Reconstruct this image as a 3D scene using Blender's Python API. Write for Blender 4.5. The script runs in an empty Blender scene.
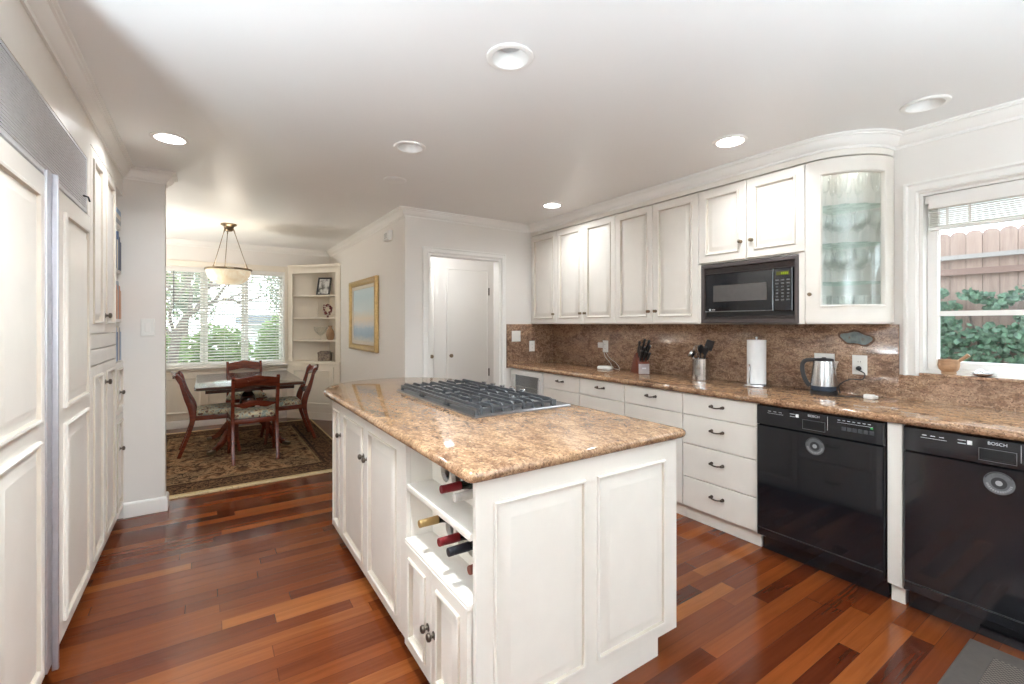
import bpy, bmesh, math, random
from mathutils import Vector, Matrix
random.seed(7)
SC = bpy.context.scene
C = SC.collection
PI = math.pi
R = math.radians

# ------------------------------------------------------------------ camera, sky, exposure
cam = bpy.data.cameras.new('camera')
cam.sensor_width = 36.0
cam.lens = 458.0 / 1024.0 * 36.0
cam.shift_y = -18.0 / 1024.0
cam.clip_start = 0.02
camo = bpy.data.objects.new('camera', cam)
camo.location = (0, 0, 1.366)
camo.rotation_euler = (R(90), 0, R(-33.66))
C.objects.link(camo)
SC.camera = camo

vs = SC.view_settings
vs.view_transform = 'Standard'
vs.look = 'None'
vs.gamma = 1.0
vs.use_curve_mapping = False
vs.exposure = 1.62
SC.cycles.transparent_max_bounces = 40
SC.cycles.max_bounces = 14
SC.cycles.diffuse_bounces = 7

W = bpy.data.worlds.new('sky')
SC.world = W
W.use_nodes = True
wn = W.node_tree
wn.nodes.clear()
wo = wn.nodes.new('ShaderNodeOutputWorld')
wb = wn.nodes.new('ShaderNodeBackground')
wb.inputs['Strength'].default_value = 2.2
tc = wn.nodes.new('ShaderNodeTexCoord')
sx = wn.nodes.new('ShaderNodeSeparateXYZ')
rp = wn.nodes.new('ShaderNodeValToRGB')
rp.color_ramp.elements[0].position = 0.0
rp.color_ramp.elements[0].color = (0.84, 0.93, 1.0, 1)
rp.color_ramp.elements[1].position = 0.7
rp.color_ramp.elements[1].color = (0.76, 0.89, 1.0, 1)
wn.links.new(tc.outputs['Generated'], sx.inputs[0])
wn.links.new(sx.outputs['Z'], rp.inputs[0])
wn.links.new(rp.outputs[0], wb.inputs['Color'])
wn.links.new(wb.outputs[0], wo.inputs['Surface'])

def lamp(name, kind, loc, energy, color=(1, 1, 1), size=0.1, rot=(0, 0, 0)):
    l = bpy.data.lights.new(name, kind)
    l.energy = energy
    l.color = color
    if kind == 'AREA':
        l.shape = 'DISK'
        l.spread = R(150)
        l.size = size
    else:
        l.shadow_soft_size = size
    o = bpy.data.objects.new(name, l)
    o.location = loc
    o.rotation_euler = rot
    C.objects.link(o)
    return o

CEIL = 2.47
LIT = [(-0.183, 3.388), (2.664, 3.331), (2.626, 1.571)]
CANS = [(1.043, 1.581), (1.054, 2.73), (2.999, 0.764)]
UNSEEN = [(0.32, 1.36)]  # added light above the view, brightens the left cabinet fronts
WARM = (0.90, 0.96, 1.0)
for (x, y) in LIT:
    lamp('downlight_lamp', 'AREA', (x, y, CEIL + 0.012), 2.3, WARM, 0.11)
for (x, y) in UNSEEN:
    lamp('downlight_lamp', 'AREA', (x, y, CEIL + 0.012), 11.0, WARM, 0.11)
UPLIGHTS = [(-0.95, 0.75), (1.1, -1.2), (-0.9, 6.0)]  # unseen fill uplights added to brighten the ceiling and room
UPZ = 1.15
for (x, y), e in zip(UPLIGHTS, (76, 155, 38)):
    o = lamp('uplight_lamp', 'SPOT', (x, y, UPZ+0.1), e, (0.74, 0.885, 1.0) if y < 4 else (1.0, 0.97, 0.91), 0.12, (R(180), 0, 0))
    o.data.spot_size = R(160); o.data.spot_blend = 0.6
lamp('pendant_lamp', 'POINT', (0.2, 5.95, 2.02), 1.2, (1.0, 0.94, 0.84), 0.08)
lamp('cabinet_puck_lamp', 'POINT', (3.28, 1.22, 2.295), 0.10, (1.0, 0.98, 0.94), 0.02)  # added to brighten the inside of the glass cabinet
lamp('hall_lamp', 'POINT', (2.1, 4.75, 2.3), 4.5, (0.92, 0.96, 1.0), 0.12)

# ------------------------------------------------------------------ mesh helpers
OFF = {}

def props(o, label=None, cat=None, group=None, kind=None):
    if label: o['label'] = label
    if cat: o['category'] = cat
    if group: o['group'] = group
    if kind: o['kind'] = kind
    return o

def thing(name, label, cat, loc=(0, 0, 0), group=None, local=False):
    o = bpy.data.objects.new(name, None)
    o.empty_display_size = 0.1
    C.objects.link(o)
    o.location = loc
    OFF[o.name] = Vector((0, 0, 0)) if local else Vector(loc)
    return props(o, label, cat, group)

class MB:
    def __init__(s):
        s.v = []; s.f = []; s.m = []; s.mi = 0
    def add(s, vs_, fs_):
        b = len(s.v)
        s.v += [Vector(p) for p in vs_]
        for f in fs_:
            s.f.append([b + i for i in f]); s.m.append(s.mi)
        return s
    def box(s, x0, x1, y0, y1, z0, z1):
        p = [(x0,y0,z0),(x1,y0,z0),(x1,y1,z0),(x0,y1,z0),(x0,y0,z1),(x1,y0,z1),(x1,y1,z1),(x0,y1,z1)]
        return s.add(p, [(0,3,2,1),(4,5,6,7),(0,1,5,4),(1,2,6,5),(2,3,7,6),(3,0,4,7)])
    def obox(s, c, ax, ay, az):
        c = Vector(c); ax = Vector(ax); ay = Vector(ay); az = Vector(az)
        p = [c-ax-ay-az, c+ax-ay-az, c+ax+ay-az, c-ax+ay-az, c-ax-ay+az, c+ax-ay+az, c+ax+ay+az, c-ax+ay+az]
        return s.add(p, [(0,3,2,1),(4,5,6,7),(0,1,5,4),(1,2,6,5),(2,3,7,6),(3,0,4,7)])
    def tube(s, pts, r, seg=8, caps=True, sq=None, up=None):
        pts = [Vector(p) for p in pts]
        n = len(pts)
        rs = r if isinstance(r, (list, tuple)) else [r] * n
        vs_ = []; prev = None
        for i, p in enumerate(pts):
            t = (pts[min(i+1, n-1)] - pts[max(i-1, 0)]).normalized()
            if prev is None:
                a = Vector(up) if up else (Vector((0,0,1)) if abs(t.z) < 0.9 else Vector((1,0,0)))
                nn = (a - t * a.dot(t)).normalized()
            else:
                nn = (prev - t * prev.dot(t)).normalized()
            prev = nn
            bb = t.cross(nn)
            for k in range(seg):
                if sq:
                    A = [(1,1),(-1,1),(-1,-1),(1,-1)][k]
                    q = sq[i] if isinstance(sq, list) else sq
                    vs_.append(p + nn * A[0] * q[0] + bb * A[1] * q[1])
                else:
                    an = 2 * PI * k / seg
                    vs_.append(p + (nn * math.cos(an) + bb * math.sin(an)) * rs[i])
        fs_ = []
        for i in range(n - 1):
            for k in range(seg):
                a = i*seg+k; b = i*seg+(k+1) % seg
                fs_.append((a, b, b+seg, a+seg))
        if caps:
            fs_.append(tuple(reversed(range(seg))))
            fs_.append(tuple((n-1)*seg + k for k in range(seg)))
        return s.add(vs_, fs_)
    def bar(s, pts, hw, hh, up=None):
        return s.tube(pts, 1, seg=4, sq=(hh, hw), up=up)
    def lathe(s, prof, c=(0,0,0), seg=24, M=None, caps=True):
        c = Vector(c); vs_ = []
        for (r, z) in prof:
            for k in range(seg):
                a = 2*PI*k/seg
                p = Vector((r*math.cos(a), r*math.sin(a), z))
                if M: p = M @ p
                vs_.append(p + c)
        fs_ = []
        for i in range(len(prof)-1):
            for k in range(seg):
                a = i*seg+k; b = i*seg+(k+1) % seg
                fs_.append((a, b, b+seg, a+seg))
        if caps:
            if prof[0][0] > 1e-6: fs_.append(tuple(reversed(range(seg))))
            if prof[-1][0] > 1e-6: fs_.append(tuple((len(prof)-1)*seg + k for k in range(seg)))
        return s.add(vs_, fs_)
    def prism(s, poly, z0, z1, M=None):
        n = len(poly)
        vs_ = [Vector((p[0], p[1], z0)) for p in poly] + [Vector((p[0], p[1], z1)) for p in poly]
        if M: vs_ = [M @ p for p in vs_]
        fs_ = [tuple(reversed(range(n))), tuple(range(n, 2*n))] + [(i, (i+1) % n, n+(i+1) % n, n+i) for i in range(n)]
        return s.add(vs_, fs_)
    def loops(s, loops_, closed=True, cap=True):
        n = len(loops_[0]); vs_ = [p for l in loops_ for p in l]; fs_ = []
        for i in range(len(loops_)-1):
            for k in range(n if closed else n-1):
                a = i*n+k; b = i*n+(k+1) % n
                fs_.append((a, b, b+n, a+n))
        if cap:
            fs_.append(tuple(reversed(range(n)))); fs_.append(tuple((len(loops_)-1)*n+k for k in range(n)))
        return s.add(vs_, fs_)
    def panel(s, fm, s0, s1, z0, z1, prof, nsub=1, fill=True, glaze=()):
        L = []
        for (i, d) in prof:
            a, b, c, e = s0+i, s1-i, z0+i, z1-i
            l = [fm(a+(b-a)*k/nsub, c, d) for k in range(nsub+1)] + [fm(b-(b-a)*k/nsub, e, d) for k in range(nsub+1)]
            L.append(l)
        n = 2*(nsub+1); vs_ = [p for l in L for p in l]; fs_ = []; gz = []
        for i in range(len(L)-1):
            for k in range(n):
                a = i*n+k; b = i*n+(k+1) % n
                fs_.append((a, b, b+n, a+n))
                gz.append(1 if i in glaze else 0)
        if fill:
            for base in (0, (len(L)-1)*n):
                for k in range(nsub):
                    fs_.append((base+k, base+k+1, base+n-2-k, base+n-1-k))
        else:
            for k in range(n):
                a = k; b = (k+1) % n; q = (len(L)-1)*n
                fs_.append((a, b, b+q, a+q))
        m0 = len(s.m)
        s.add(vs_, fs_)
        for i, g_ in enumerate(gz):
            if g_: s.m[m0+i] = 1
        return s
    def build(s, name, mats, parent=None, label=None, bevel=0, sharp=35, kind=None, bseg=2, flat=False):
        me = bpy.data.meshes.new(name)
        off = OFF[parent.name] if parent else Vector((0,0,0))
        bm = bmesh.new()
        bv_ = [bm.verts.new(p - off) for p in s.v]
        for f, mi in zip(s.f, s.m):
            try:
                bf = bm.faces.new([bv_[i] for i in f]); bf.material_index = mi
            except ValueError:
                pass
        bmesh.ops.recalc_face_normals(bm, faces=bm.faces)
        if bevel:
            ed = [e for e in bm.edges if len(e.link_faces) == 2 and e.calc_face_angle(0) > R(40)]
            bmesh.ops.bevel(bm, geom=ed, offset=bevel, segments=bseg, profile=0.5, affect='EDGES', clamp_overlap=True)
        bm.to_mesh(me); bm.free()
        for m in (mats if isinstance(mats, (list, tuple)) else [mats]):
            me.materials.append(m)
        if not flat:
            for p in me.polygons: p.use_smooth = True
            me.set_sharp_from_angle(angle=R(sharp))
        o = bpy.data.objects.new(name, me)
        C.objects.link(o)
        if parent:
            o.parent = parent
            OFF[o.name] = off
        if label: o['label'] = label
        if kind: o['kind'] = kind
        return o

def solo(o, label, cat, group=None):
    return props(o, label, cat, group)

def copy_tree(o, parent=None):
    c = o.copy(); C.objects.link(c)
    if parent: c.parent = parent
    for ch in [x for x in bpy.data.objects if x.parent == o]:
        copy_tree(ch, c)
    return c

def text_obj(body, size, M, mat, parent, name='lettering', extrude=0.0004):
    cu = bpy.data.curves.new('t', 'FONT'); cu.body = body; cu.size = size; cu.extrude = extrude
    cu.align_x = 'CENTER'; cu.align_y = 'CENTER'
    o = bpy.data.objects.new('t', cu); C.objects.link(o)
    bpy.context.view_layer.update()
    me = bpy.data.meshes.new_from_object(o.evaluated_get(bpy.context.evaluated_depsgraph_get()))
    bpy.data.objects.remove(o); me.name = name
    off = OFF[parent.name]
    me.transform(Matrix.Translation(-off) @ M)
    me.materials.clear(); me.materials.append(mat)
    ob = bpy.data.objects.new(name, me); C.objects.link(ob); ob.parent = parent; OFF[ob.name] = off
    return ob

def face_negx(x, y, z):      # text frame on a surface that faces -X (reads left to right from the room)
    return Matrix(((0, 0, -1, x), (-1, 0, 0, y), (0, 1, 0, z), (0, 0, 0, 1)))

def offset_path(path, d, closed=False):
    n = len(path); out = []
    for i in range(n):
        p = Vector(path[i])
        if closed or 0 < i < n-1:
            a = (p - Vector(path[i-1])).normalized(); b = (Vector(path[(i+1) % n]) - p).normalized()
        elif i == 0:
            a = b = (Vector(path[1]) - p).normalized()
        else:
            a = b = (p - Vector(path[i-1])).normalized()
        na = Vector((a.y, -a.x)); nb = Vector((b.y, -b.x))     # to the right of travel
        m = na + nb
        q = m / max(1e-6, 1 + na.dot(nb))
        out.append(p + q * d)
    return out

def sweep(mb, path, prof, closed=False):
    L = []
    for (d, z) in prof:
        L.append([Vector((p.x, p.y, z)) for p in offset_path(path, d, closed)])
    # cross-section loops along the path
    n = len(L[0])
    cs = [[L[j][i] for j in range(len(prof))] for i in range(n)]
    if closed: cs.append(cs[0])
    return mb.loops(cs, True, not closed)

def arc(cx, cy, r, a0, a1, n):
    return [(cx + r*math.cos(R(a0+(a1-a0)*k/n)), cy + r*math.sin(R(a0+(a1-a0)*k/n))) for k in range(n+1)]

def spline(pts, n=6):
    pts = [Vector(p) for p in pts]; out = []
    for i in range(len(pts)-1):
        p0 = pts[max(i-1, 0)]; p1 = pts[i]; p2 = pts[i+1]; p3 = pts[min(i+2, len(pts)-1)]
        for k in range(n):
            t = k/n
            out.append(0.5*((2*p1)+(p2-p0)*t+(2*p0-5*p1+4*p2-p3)*t*t+(3*p1-p0-3*p2+p3)*t**3))
    out.append(pts[-1])
    return out

# ------------------------------------------------------------------ materials
def srgb(r, g, b):
    f = lambda c: ((c/255+0.055)/1.055)**2.4 if c/255 > 0.04045 else c/255/12.92
    return (f(r), f(g), f(b), 1)

class NT:
    def __init__(s, name):
        s.m = bpy.data.materials.new(name); s.m.use_nodes = True
        s.t = s.m.node_tree; s.t.nodes.clear()
        s.out = s.n('OutputMaterial')
    def n(s, kind, **kw):
        o = s.t.nodes.new('ShaderNode' + kind)
        for k, v in kw.items(): setattr(o, k, v)
        return o
    def l(s, a, b): s.t.links.new(a, b)
    def bsdf(s, **kw):
        b = s.n('BsdfPrincipled')
        for k, v in kw.items():
            b.inputs[k.replace('_', ' ')].default_value = v
        s.l(b.outputs[0], s.out.inputs['Surface'])
        return b
    def coords(s, scale=(1, 1, 1), kind='Object', rot=(0, 0, 0)):
        tcn = s.n('TexCoord'); mp = s.n('Mapping')
        mp.inputs['Scale'].default_value = scale; mp.inputs['Rotation'].default_value = rot
        if kind == 'World':
            g = s.n('NewGeometry'); s.l(g.outputs['Position'], mp.inputs[0])
        else:
            s.l(tcn.outputs[kind], mp.inputs[0])
        return mp.outputs[0]
    def noise(s, vec, scale, detail=4, rough=0.55, dist=0):
        q = s.n('TexNoise'); q.inputs['Scale'].default_value = scale; q.inputs['Detail'].default_value = detail
        q.inputs['Roughness'].default_value = rough; q.inputs['Distortion'].default_value = dist
        s.l(vec, q.inputs['Vector']); return q.outputs['Fac']
    def ramp(s, fac, stops, interp='LINEAR'):
        r_ = s.n('ValToRGB'); e = r_.color_ramp.elements; r_.color_ramp.interpolation = interp
        while len(e) < len(stops): e.new(0.5)
        for el, (p, c) in zip(e, stops): el.position = p; el.color = c
        s.l(fac, r_.inputs[0]); return r_.outputs[0]
    def math(s, op, a, b=None):
        q = s.n('Math', operation=op)
        for i, x in enumerate((a, b)):
            if x is None: continue
            if isinstance(x, (int, float)): q.inputs[i].default_value = x
            else: s.l(x, q.inputs[i])
        return q.outputs[0]
    def mix(s, fac, a, b, blend='MIX'):
        q = s.n('Mix', data_type='RGBA', blend_type=blend)
        for i, x in ((0, fac), (6, a), (7, b)):
            if isinstance(x, (int, float)): q.inputs[i].default_value = x
            elif isinstance(x, tuple): q.inputs[i].default_value = x
            else: s.l(x, q.inputs[i])
        return q.outputs[2]
    def bump(s, b, h, strength=0.2, dist=0.002):
        q = s.n('Bump'); q.inputs['Strength'].default_value = strength; q.inputs['Distance'].default_value = dist
        s.l(h, q.inputs['Height']); s.l(q.outputs[0], b.inputs['Normal'])

def paint(name, col, rough=0.45, var=0.03, scale=6, spec=0.5):
    t = NT(name); b = t.bsdf(Roughness=rough)
    b.inputs['Specular IOR Level'].default_value = spec
    f = t.noise(t.coords(kind='World'), scale, 5)
    d = tuple(c*(1-var*2) for c in col[:3]) + (1,)
    t.l(t.ramp(f, [(0.3, d), (0.7, col)]), b.inputs['Base Color'])
    return t.m

def plain(name, col, rough=0.4, metal=0.0, coat=0.0, var=0.08, scale=40):
    t = NT(name); b = t.bsdf(Roughness=rough, Metallic=metal, Coat_Weight=coat)
    f = t.noise(t.coords(), scale, 3)
    d = tuple(c*(1-var) for c in col[:3]) + (1,)
    t.l(t.ramp(f, [(0.35, d), (0.65, col)]), b.inputs['Base Color'])
    return t.m

def emit(name, col, strength):
    t = NT(name); e = t.n('Emission'); e.inputs[0].default_value = col; e.inputs[1].default_value = strength
    t.l(e.outputs[0], t.out.inputs['Surface']); return t.m

def glassy(name, tint=(0.97, 0.99, 0.98, 1), base=0.04, edge=0.5, rough=0.0, blend=0.25):
    t = NT(name); tr = t.n('BsdfTransparent'); tr.inputs[0].default_value = tint
    gl = t.n('BsdfGlossy'); gl.inputs['Roughness'].default_value = rough
    lw = t.n('LayerWeight'); lw.inputs['Blend'].default_value = blend
    f = t.math('ADD', t.math('MULTIPLY', lw.outputs['Facing'], edge), base)
    mx = t.n('MixShader'); t.l(f, mx.inputs[0]); t.l(tr.outputs[0], mx.inputs[1]); t.l(gl.outputs[0], mx.inputs[2])
    t.l(mx.outputs[0], t.out.inputs['Surface']); return t.m

def floor_mat():
    t = NT('brazilian_cherry_planks'); b = t.bsdf(Roughness=0.2)
    b.inputs['Specular IOR Level'].default_value = 0.4
    g = t.n('NewGeometry'); sp = t.n('SeparateXYZ'); t.l(g.outputs['Position'], sp.inputs[0])
    PW, PL = 0.078, 1.15
    ry = t.math('DIVIDE', sp.outputs['Y'], PW); row = t.math('FLOOR', ry)
    w1 = t.n('TexWhiteNoise', noise_dimensions='1D'); t.l(row, w1.inputs['W'])
    xo = t.math('ADD', t.math('DIVIDE', sp.outputs['X'], PL), t.math('MULTIPLY', w1.outputs['Value'], 7.3))
    col = t.math('FLOOR', xo)
    cv = t.n('CombineXYZ'); t.l(row, cv.inputs[0]); t.l(col, cv.inputs[1])
    w2 = t.n('TexWhiteNoise', noise_dimensions='2D'); t.l(cv.outputs[0], w2.inputs['Vector'])
    base = t.ramp(w2.outputs['Value'], [(0.0, srgb(78, 34, 17)), (0.3, srgb(98, 46, 22)), (0.6, srgb(112, 56, 26)), (0.88, srgb(124, 65, 30)), (0.97, srgb(142, 82, 40)), (1.0, srgb(152, 92, 46))])
    av = t.n('CombineXYZ')
    t.l(t.math('MULTIPLY', sp.outputs['X'], 2.2), av.inputs[0])
    t.l(t.math('MULTIPLY', sp.outputs['Y'], 45.0), av.inputs[1])
    t.l(t.math('MULTIPLY', w2.outputs['Value'], 30.0), av.inputs[2])
    gr = t.noise(av.outputs[0], 1.0, 6, 0.6, 0.6)
    grc = t.ramp(gr, [(0.25, (0.72, 0.66, 0.6, 1)), (0.6, (1, 1, 1, 1)), (0.8, (1.12, 1.1, 1.05, 1))])
    c2 = t.mix(1.0, t.mix(1.0, base, (0.98, 0.93, 0.90, 1), 'MULTIPLY'), grc, 'MULTIPLY')
    fy = t.math('FRACT', ry); fx = t.math('FRACT', xo)
    gap = t.math('MAXIMUM', t.math('GREATER_THAN', t.math('ABSOLUTE', t.math('SUBTRACT', fy, 0.5)), 0.489),
                 t.math('GREATER_THAN', t.math('ABSOLUTE', t.math('SUBTRACT', fx, 0.5)), 0.4985))
    c3 = t.mix(t.math('MULTIPLY', gap, 0.55), c2, srgb(48, 20, 12))
    t.l(c3, b.inputs['Base Color'])
    rr = t.noise(t.coords(kind='World'), 3.0, 3)
    t.l(t.math('ADD', t.math('MULTIPLY', rr, 0.10), 0.11), b.inputs['Roughness'])
    t.bump(b, t.math('ADD', t.math('MULTIPLY', gr, 0.25), t.math('SUBTRACT', 1.0, gap)), 0.12, 0.0012)
    return t.m

def granite_mat(name, axis, lighter=0.0, tint=(1, 1, 1)):
    # axis: stretch of the veining in world space
    t = NT(name); b = t.bsdf(Roughness=0.07)
    v = t.coords(axis, 'World')
    big = t.noise(v, 1.6, 5, 0.6, 1.4)
    k = lambda a: srgb(*[min(255, (c + (236-c)*lighter)*q) for c, q in zip(a, tint)])
    c1 = t.ramp(big, [(0.28, k((90, 68, 54))), (0.42, k((136, 106, 84))), (0.52, k((176, 146, 117))), (0.6, k((150, 120, 97))), (0.72, k((112, 84, 67)))])
    fine = t.noise(t.coords(tuple(a*3 for a in axis), 'World'), 6.0, 8, 0.75, 0.8)
    c2 = t.mix(0.55, c1, t.ramp(fine, [(0.30, k((46, 36, 34))), (0.45, k((116, 94, 80))), (0.58, k((186, 164, 144))), (0.7, k((132, 108, 96)))]))
    spk = t.n('TexVoronoi'); spk.inputs['Scale'].default_value = 120
    t.l(t.coords((1, 1, 1), 'World'), spk.inputs['Vector'])
    nz = t.noise(t.coords((1, 1, 1), 'World'), 60, 4)
    dark = t.math('MULTIPLY', t.math('LESS_THAN', spk.outputs['Distance'], 0.26), t.math('GREATER_THAN', nz, 0.53))
    c3 = t.mix(t.math('MULTIPLY', dark, 0.8), c2, k((50, 38, 36)))
    lt = t.math('GREATER_THAN', t.noise(t.coords((1, 1, 1), 'World'), 85, 3), 0.66)
    c4 = t.mix(t.math('MULTIPLY', lt, 0.5), c3, k((206, 186, 168)))
    gv = t.n('TexVoronoi'); gv.inputs['Scale'].default_value = 135; t.l(t.coords((1, 1, 1), 'World'), gv.inputs['Vector'])
    gs = t.n('SeparateColor'); t.l(gv.outputs['Color'], gs.inputs[0])
    grain = t.ramp(gs.outputs[0], [(0.0, (0.55, 0.53, 0.53, 1)), (0.2, (0.85, 0.84, 0.84, 1)), (0.7, (1.05, 1.05, 1.05, 1)), (1.0, (1.35, 1.34, 1.34, 1))])
    t.l(t.mix(1.0, c4, grain, 'MULTIPLY'), b.inputs['Base Color'])
    return t.m

def wood_mat(name, a, b_, rough=0.25, scale=(3, 3, 30), coat=0.3):
    t = NT(name); b = t.bsdf(Roughness=rough, Coat_Weight=coat)
    b.inputs['Coat Roughness'].default_value = 0.12
    f = t.noise(t.coords(scale), 2.0, 6, 0.6, 0.8)
    t.l(t.ramp(f, [(0.3, a), (0.7, b_)]), b.inputs['Base Color'])
    return t.m

def rug_mat():
    t = NT('oriental_rug_pile'); b = t.bsdf(Roughness=0.95)
    b.inputs['Specular IOR Level'].default_value = 0.1
    v = t.coords((1, 1, 1)); sp = t.n('SeparateXYZ'); t.l(v, sp.inputs[0])
    ax = t.math('ABSOLUTE', sp.outputs['X']); ay = t.math('ABSOLUTE', sp.outputs['Y'])
    m = t.n('CombineXYZ'); t.l(ax, m.inputs[0]); t.l(ay, m.inputs[1])
    vo = t.n('TexVoronoi'); vo.inputs['Scale'].default_value = 4.5; t.l(m.outputs[0], vo.inputs['Vector'])
    n1 = t.noise(m.outputs[0], 7, 6, 0.72, 1.5)
    fld = t.mix(0.5, t.ramp(vo.outputs['Distance'], [(0.1, srgb(150, 112, 78)), (0.25, srgb(34, 22, 18)), (0.45, srgb(128, 92, 62)), (0.65, srgb(36, 24, 20))]),
                t.ramp(n1, [(0.38, srgb(24, 16, 14)), (0.46, srgb(108, 76, 52)), (0.53, srgb(206, 170, 128)), (0.59, srgb(40, 26, 22))]))
    n2 = t.noise(m.outputs[0], 22, 4, 0.7, 2.0)
    brd = t.ramp(n2, [(0.38, srgb(38, 25, 19)), (0.5, srgb(66, 44, 32)), (0.57, srgb(140, 106, 74)), (0.64, srgb(46, 32, 24))])
    hx, hy = 0.955, 1.27
    ed = t.math('MINIMUM', t.math('SUBTRACT', hx, ax), t.math('SUBTRACT', hy, ay))
    c = t.mix(t.math('LESS_THAN', ed, 0.31), fld, brd)
    for (a0, w_, col) in ((0.31, 0.008, srgb(136, 112, 80)), (0.27, 0.012, srgb(52, 36, 26)), (0.07, 0.008, srgb(104, 82, 56)), (0.008, 0.012, srgb(190, 168, 128))):
        hit = t.math('LESS_THAN', t.math('ABSOLUTE', t.math('SUBTRACT', ed, a0)), w_)
        c = t.mix(hit, c, col)
    t.l(c, b.inputs['Base Color'])
    t.bump(b, t.noise(v, 160, 2), 0.4, 0.003)
    return t.m

def fabric_mat():
    t = NT('floral_tapestry'); b = t.bsdf(Roughness=0.9)
    v = t.coords(); vo = t.n('TexVoronoi'); vo.inputs['Scale'].default_value = 22; t.l(v, vo.inputs['Vector'])
    n1 = t.noise(v, 16, 4, 0.6, 1.2)
    c = t.ramp(n1, [(0.34, srgb(128, 142, 136)), (0.45, srgb(188, 194, 184)), (0.54, srgb(224, 212, 172)), (0.6, srgb(158, 124, 98)), (0.68, srgb(178, 186, 178))])
    c = t.mix(t.math('LESS_THAN', vo.outputs['Distance'], 0.3), c, srgb(112, 80, 66))
    t.l(c, b.inputs['Base Color']); return t.m

def painting_mat():
    t = NT('seascape_canvas'); b = t.bsdf(Roughness=0.55)
    g = t.n('TexCoord'); sp = t.n('SeparateXYZ'); t.l(g.outputs['Generated'], sp.inputs[0])
    n1 = t.noise(t.coords((1, 3, 6), 'Generated'), 3, 5, 0.6, 0.6)
    h = t.math('ADD', sp.outputs['Z'], t.math('MULTIPLY', t.math('SUBTRACT', n1, 0.5), 0.16))
    c = t.ramp(h, [(0.02, srgb(196, 196, 190)), (0.12, srgb(150, 172, 190)), (0.24, srgb(168, 186, 200)), (0.3, srgb(205, 205, 205)), (0.42, srgb(222, 208, 190)), (0.6, srgb(206, 216, 218)), (0.85, srgb(188, 208, 216)), (1, srgb(198, 214, 220))])
    t.l(c, b.inputs['Base Color']); return t.m

def fence_mat():
    t = NT('cedar_boards'); b = t.bsdf(Roughness=0.8)
    g = t.n('NewGeometry'); sp = t.n('SeparateXYZ'); t.l(g.outputs['Position'], sp.inputs[0])
    w = t.n('TexWhiteNoise', noise_dimensions='1D'); t.l(t.math('FLOOR', t.math('DIVIDE', sp.outputs['Y'], 0.097)), w.inputs['W'])
    f = t.noise(t.coords((4, 14, 1.2), 'World'), 3, 5)
    c = t.mix(0.5, t.ramp(w.outputs['Value'], [(0, srgb(126, 102, 92)), (1, srgb(156, 132, 120))]), t.ramp(f, [(0.3, srgb(118, 95, 85)), (0.7, srgb(160, 137, 125))]))
    t.l(c, b.inputs['Base Color']); return t.m

def leaf_mat(name, a, b_, sc=14):
    t = NT(name); b = t.bsdf(Roughness=0.5)
    f = t.noise(t.coords(), sc, 3)
    t.l(t.ramp(f, [(0.35, a), (0.65, b_)]), b.inputs['Base Color'])
    tl = t.n('BsdfTranslucent'); tl.inputs[0].default_value = b_
    mx = t.n('MixShader'); mx.inputs[0].default_value = 0.25
    t.l(b.outputs[0], mx.inputs[1]); t.l(tl.outputs[0], mx.inputs[2]); t.l(mx.outputs[0], t.out.inputs['Surface'])
    return t.m

def steel_mat(name, col=(0.62, 0.62, 0.63, 1), rough=0.25, axis=(60, 60, 1)):
    t = NT(name); b = t.bsdf(Metallic=1.0, Roughness=rough)
    f = t.noise(t.coords(axis), 4, 3)
    t.l(t.ramp(f, [(0.3, tuple(c*0.85 for c in col[:3])+(1,)), (0.7, col)]), b.inputs['Base Color'])
    return t.m

M_WALL = paint('wall_paint', srgb(228, 223, 217), 0.6, 0.006)
M_CEIL = paint('ceiling_paint', srgb(232, 230, 227), 0.38, 0.004, 2)
M_TRIM = paint('trim_enamel', srgb(234, 231, 226), 0.35, 0.006)
M_CAB = paint('glazed_white_cabinet', srgb(231, 225, 216), 0.32, 0.02, 9)
M_GLAZE = paint('umber_glaze_line', srgb(204, 193, 178), 0.45, 0.03, 20)  # slightly darker tan on ring faces of the panel mouldings
CABG = [M_CAB, M_GLAZE]
M_CABIN = paint('cabinet_inside', srgb(222, 214, 202), 0.5, 0.02, 9)
M_HUTCH = paint('cream_enamel', srgb(230, 221, 206), 0.4, 0.01)
M_FLOOR = floor_mat()
M_GRAN = granite_mat('granite_counter', (1.8, 0.8, 1.8), 0.0, (1.0, 0.935, 0.85))
M_GRANI = granite_mat('granite_island', (1.8, 0.8, 1.8), 0.04, (1.0, 0.94, 0.85))
M_GRANS = granite_mat('granite_splash', (1.6, 0.8, 1.9), 0.0, (1.0, 0.96, 0.93))
def slat_mat():
    t = NT('white_pvc_slat'); b = t.bsdf(Roughness=0.45); b.inputs['Base Color'].default_value = srgb(236, 233, 228)
    tl = t.n('BsdfTranslucent'); tl.inputs[0].default_value = srgb(236, 233, 226)
    mx = t.n('MixShader'); mx.inputs[0].default_value = 0.35
    t.l(b.outputs[0], mx.inputs[1]); t.l(tl.outputs[0], mx.inputs[2]); t.l(mx.outputs[0], t.out.inputs['Surface'])
    return t.m
M_SLAT = slat_mat()
M_BLACK = plain('black_enamel', (0.008, 0.009, 0.012, 1), 0.10, coat=0.3)
M_BLACKM = plain('black_matte', (0.02, 0.02, 0.022, 1), 0.45)
M_IRON = plain('cast_iron', (0.07, 0.074, 0.08, 1), 0.34)
M_BRONZE = plain('aged_bronze', (0.12, 0.095, 0.075, 1), 0.32, 0.9)
M_BRASS = plain('antique_brass', (0.27, 0.21, 0.14, 1), 0.32, 1.0)
M_STEEL = steel_mat('brushed_steel')
M_STEELC = steel_mat('polished_steel', (0.72, 0.72, 0.73, 1), 0.12)
M_STEELD = steel_mat('dark_steel', (0.30, 0.31, 0.33, 1), 0.3)
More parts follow.
